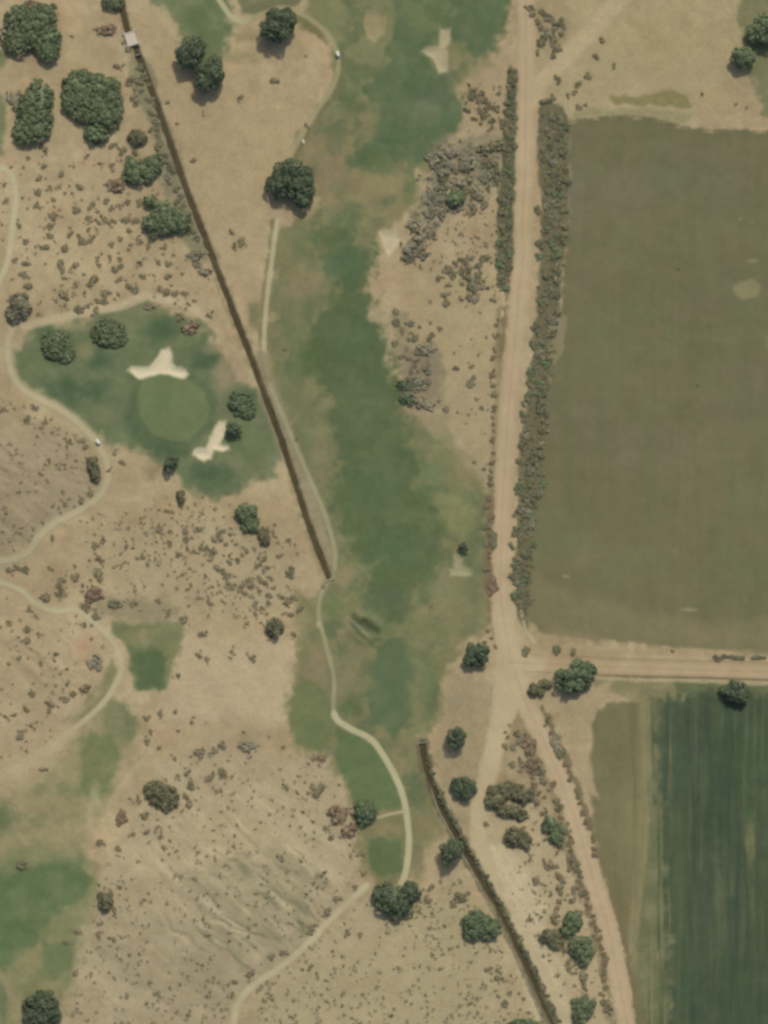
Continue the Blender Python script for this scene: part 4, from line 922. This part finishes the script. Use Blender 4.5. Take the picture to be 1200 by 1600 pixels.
row("canal_shrub", [(220, 105), (240, 200), (270, 290), (305, 375)], 16, 40, ('grey', 'olive', 'scrub'), "grey green shrub on the weedy left bank of the upper canal", "weeds along the upper canal", 4, 8)
row("roadside_shrub", [(760, 140), (752, 170), (770, 200)], 46, 24, ('scrub', 'olive'), "small shrub on the sand beside the hedge left of the main road", "shrubs beside the left hedge", 4, 7)
row("roadside_shrub", [(725, 400), (720, 440), (735, 470)], 80, 44, ('scrub', 'olive', 'mauve'), "small shrub in the scattered brush above the bare sand by the main road", "scattered brush above the bare sand", 4, 7)

row("sage_shrub", [(700, 230), (690, 300), (655, 350), (640, 405)], 54, 34, ('grey', 'mauve', 'grey', 'olive'), "grey shrub in the dense grey brush right of the upper fairway", "grey brush by the upper fairway", 4, 10)
row("sage_shrub", [(755, 240), (740, 290), (725, 330)], 70, 40, ('grey', 'mauve', 'scrub', 'olive'), "small grey shrub between the grey brush and the left hedge", "grey brush beside the left hedge", 4, 9)
row("sage_shrub", [(655, 500), (655, 560), (665, 640)], 50, 30, ('grey', 'mauve', 'scrub'), "small grey shrub around the dark clump at the fairway edge", "grey brush around the fairway clump", 3, 7)
row("brush_clump", [(805, 1140), (835, 1200), (860, 1250), (875, 1330), (885, 1400), (900, 1520)], 50, 60, ('scrub', 'brown', 'olive', 'mauve'), "small dry shrub scattered in the wedge between the dirt roads", "dry brush in the wedge of the roads", 3, 7)
row("brush_clump", [(330, 830), (390, 900), (440, 960)], 90, 60, ('scrub', 'mauve', 'scrub'), "small dry shrub in the brush left of the lower canal end", "brush left of the canal end", 3, 6)

# low tufts nobody could count: one mass
def tufts(name, pts, rad, kindmat, seed, nl=7):
    rng = np.random.default_rng(seed)
    n = len(pts)
    X = np.repeat(pts[:, 0], nl); Y = np.repeat(pts[:, 1], nl); R = np.repeat(rad, nl) * M_PX
    a = rng.uniform(0, 6.283, n * nl); r = R * np.sqrt(rng.uniform(0, 1, n * nl)) * .8
    H = np.repeat(height(pts[:, 0], pts[:, 1]), nl)
    C = np.c_[wx(X) + r * np.cos(a), wy(Y) + r * np.sin(a), H + R * rng.uniform(.15, .8, n * nl)]
    N = np.c_[np.cos(a) * .6, np.sin(a) * .6, np.full(n * nl, .8)]
    V, F, T = leaves(rng, C, N, R[:, None] * .45, .5)
    return tag(mesh_np(name, V, F, 4, LM[kindmat], tint=T, smooth=False), kind='stuff')
def scatter(n, seed, dens):
    rng = np.random.default_rng(seed)
    x = rng.uniform(-20, 1220, n); y = rng.uniform(-20, 1620, n)
    k = rng.uniform(0, 1, n) < dens(x, y); return np.c_[x[k], y[k]]
def d_scrub(x, y):
    _, room = paint(x, y)
    m = np.zeros(x.shape)
    for poly, v in (([(0, 600), (140, 690), (160, 760), (60, 850), (0, 870)], .8), ([(0, 900), (150, 950), (180, 1050), (100, 1150), (0, 1220)], .4), ([(120, 790), (330, 770), (480, 860), (460, 1000), (300, 960), (130, 960)], .9),
                    ([(140, 1400), (250, 1200), (330, 1160), (520, 1190), (565, 1300), (560, 1390), (460, 1490), (370, 1560), (340, 1640), (90, 1640)], .55), ([(390, 1640), (400, 1540), (580, 1400), (720, 1370), (850, 1600), (850, 1640)], 1.0),
                    ([(0, 240), (230, 240), (330, 430), (330, 510), (30, 510), (0, 480)], .35), ([(780, 1120), (840, 1120), (980, 1600), (900, 1600), (800, 1420)], .7), ([(640, 400), (800, 400), (780, 760), (700, 640)], .22),
                    ([(660, 130), (800, 130), (785, 480), (640, 420)], 1.6), ([(200, 990), (460, 990), (460, 1150), (240, 1150)], .12)):
        m = np.maximum(m, np.where(sd_poly(x, y, poly) < 0, v, 0))
    return m * np.clip((room - .2) * 1.3, 0, 1) * (.35 + .65 * (fbm(x, y, 40, 6, 3) > -.1))
pts = scatter(24000, 21, d_scrub)
hrng = np.random.default_rng(77); halo = []
for (x, y, q) in parse(S1):                       # dry grass round the foot of the shrubs
    m = hrng.integers(0, 4); a = hrng.uniform(0, 6.283, m); d = q * hrng.uniform(.9, 2.0, m)
    halo += list(zip(x + d * np.cos(a), y + d * np.sin(a)))
pts = np.r_[pts, np.array(halo)]
tufts("scrub", pts, np.random.default_rng(3).uniform(1.0, 2.0, len(pts)) ** 1.8 * 1.2, 'tuft', 31)
def d_bank(x, y):
    d = np.abs(sd_line(x, y, CANAL_S, 12))
    e = sd_poly(x, y, [(842, 160), (880, 165), (893, 195), (888, 330), (876, 460), (860, 600), (850, 720), (838, 850), (825, 985), (806, 960), (806, 850), (812, 720), (828, 580), (842, 440), (845, 300), (838, 220)]) < -2
    f = sd_poly(x, y, [(795, 105), (809, 115), (806, 200), (805, 300), (800, 400), (795, 460), (780, 450), (775, 400), (780, 300), (788, 200)]) < -1
    g = sd_poly(x, y, [(672, 226), (786, 220), (780, 300), (740, 330), (700, 330), (665, 350), (640, 410), (630, 400), (650, 330), (670, 270)]) < 0
    return np.maximum(np.where(d < 2.5, .5, 0), np.maximum(np.where(e | f, .7, 0), np.where(g, .8, 0)))
pts = scatter(60000, 22, d_bank)
tufts("bank_grass", pts, np.random.default_rng(4).uniform(1.4, 3.0, len(pts)), 'olive', 32, 5)

# ------------------------------------------------------------------ built things
# culvert over the top of the canal
cu = empty("culvert", 205, 61, math.radians(-72))
tag(cu, "pale concrete culvert crossing the canal near the top left", "culvert")
z0 = 0.55
MB().box((0, 0, z0 + .1), (4.6, 4.2, .35)).build("deck", M_CONC, cu, .05)
for s in (-1, 1):
    hw = MB(); hw.box((s * 2.52, 0, z0 - .35), (.4, 5.4, 1.6)); hw.build("headwall", M_CONC, cu, .05)
for s in (-1, 1):
    for q in (-1, 1):
        MB().box((s * 3.3, q * 2.3, z0 - .5), (1.1, .3, 1.2), s * q * .5).build("wingwall", M_CONC, cu, .04)
# sluice gate under the culvert, and the pipe heads where the canal goes under the fairway
def gate(px, py, rz, label):
    g = empty("sluice_gate", px, py, rz); tag(g, label, "sluice gate")
    for s in (-1, 1): MB().box((0, s * 1.15, .6), (.2, .2, 2.4)).build("post", M_STEEL, g)
    MB().box((0, 0, 1.7), (.24, 2.6, .2)).build("crossbeam", M_STEEL, g)
    MB().box((0, 0, .55), (.08, 2.06, 1.5)).build("gate_plate", M_STEEL, g)
    w = MB(); w.tube([(0, 0, 1.75), (0, 0, 2.15)], [.05, .05]); ring = [(math.cos(a) * .32, math.sin(a) * .32, 2.15) for a in np.linspace(0, 6.283, 17)]
    w.tube(ring, [.035] * 17, 6); w.tube([(-.32, 0, 2.15), (.32, 0, 2.15)], [.025] * 2, 6); w.tube([(0, -.32, 2.15), (0, .32, 2.15)], [.025] * 2, 6)
    w.build("hand_wheel", M_STEEL, g)
gate(216, 86, math.radians(-70), "dark sluice gate across the canal just below the pale culvert")
def pipe_head(px, py, rz, label):
    g = empty("pipe_headwall", px, py, rz); tag(g, label, "headwall")
    MB().box((0, 0, .1), (.4, 4.0, 1.9)).build("wall", M_CURB, g, .05)
    pp = MB(); pp.tube([(-.5, 0, 0), (.2, 0, 0)], [.65, .65], 16); pp.build("pipe", M_CURB, g, smooth=True)
    for s in (-1, 1): MB().box((-.75, s * 1.75, .05), (1.2, .25, 1.4), -s * .35).build("wingwall", M_CURB, g, .04)
pipe_head(515, 907, math.radians(-68), "concrete headwall where the upper canal ends at the cart path")
pipe_head(659, 1160, math.radians(96), "concrete headwall where the lower canal begins by the fairway")
# pale lining curb of the lower canal
cb = MB(); Q = np.asarray(CURB_S, float)
cb.tube([(wx(x), wy(y), gz(x, y) + .12) for x, y in Q], [.24] * len(Q), 6)
tag(cb.build("canal_curb", M_CURB), "thin pale concrete curb along the left edge of the lower canal", "curb")

def golf_cart(px, py, rz, label):
    g = empty("golf_cart", px, py, rz, gz(px, py) + .09); tag(g, label, "golf cart", "golf carts")
    b = MB(); b.box((.75, 0, .55), (.95, 1.15, .45), 0, .86); b.box((-.65, 0, .6), (.95, 1.2, .5), 0, .9); b.box((.05, 0, .36), (1.1, 1.15, .14)); b.build("body", M_BODY, g, .06)
    MB().box((-.02, 0, 1.86), (1.75, 1.25, .08), 0, .94).build("roof", M_WHITE, g, .03)
    for sx in (.78, -.78):
        for sy in (-.54, .54):
            p = MB(); p.tube([(sx * 1.05, sy, .6), (sx, sy, 1.85)], [.022, .022], 6); p.build("roof_post", M_STEEL, g)
    st = MB(); st.box((-.35, 0, .88), (.5, 1.1, .12)); st.box((-.62, 0, 1.12), (.12, 1.1, .45)); st.build("seat", M_SEAT, g, .03)
    for sx in (.82, -.72):
        for sy in (-.55, .55):
            w = MB(); w.tube([(sx, sy - .1, .23), (sx, sy + .1, .23)], [.23, .23], 14); w.build("wheel", M_RUBBER, g)
    sw = MB(); sw.tube([(.5, .28, .75), (.25, .28, 1.1)], [.025, .025], 6)
    rg = [(.25 + .1 * math.sin(a), .28 + .17 * math.cos(a), 1.1 + .12 * math.sin(a)) for a in np.linspace(0, 6.283, 13)]
    sw.tube(rg, [.018] * 13, 6); sw.build("steering_wheel", M_RUBBER, g)
golf_cart(528, 85, math.radians(-72), "white golf cart on the path beside the upper fairway")
golf_cart(154, 690, math.radians(-55), "white golf cart on the path below the green")
# pale boulder on the brown grass
rng = np.random.default_rng(9)
nu, nv = 16, 9; V = []
for a in range(nv):
    for c in range(nu):
        ph, th = math.pi * a / (nv - 1), 2 * math.pi * c / nu
        k = 1 + .16 * math.sin(3 * th + a) * math.sin(ph) + .06 * math.cos(5 * th)
        V.append((.55 * k * math.sin(ph) * math.cos(th), 1.0 * k * math.sin(ph) * math.sin(th), .45 * math.cos(ph) * (1 + .05 * math.sin(2 * th))))
mb = MB(); mb.v = V; mb.f = [[a * nu + c, (a + 1) * nu + c, (a + 1) * nu + (c + 1) % nu, a * nu + (c + 1) % nu] for a in range(nv - 1) for c in range(nu)]
bo = mb.build("boulder", M_ROCK); bo.location = (wx(474), wy(222), gz(474, 222) + .2); bo.rotation_euler = (0, 0, .25)
tag(bo, "small pale boulder on brown grass left of the upper fairway", "boulder")
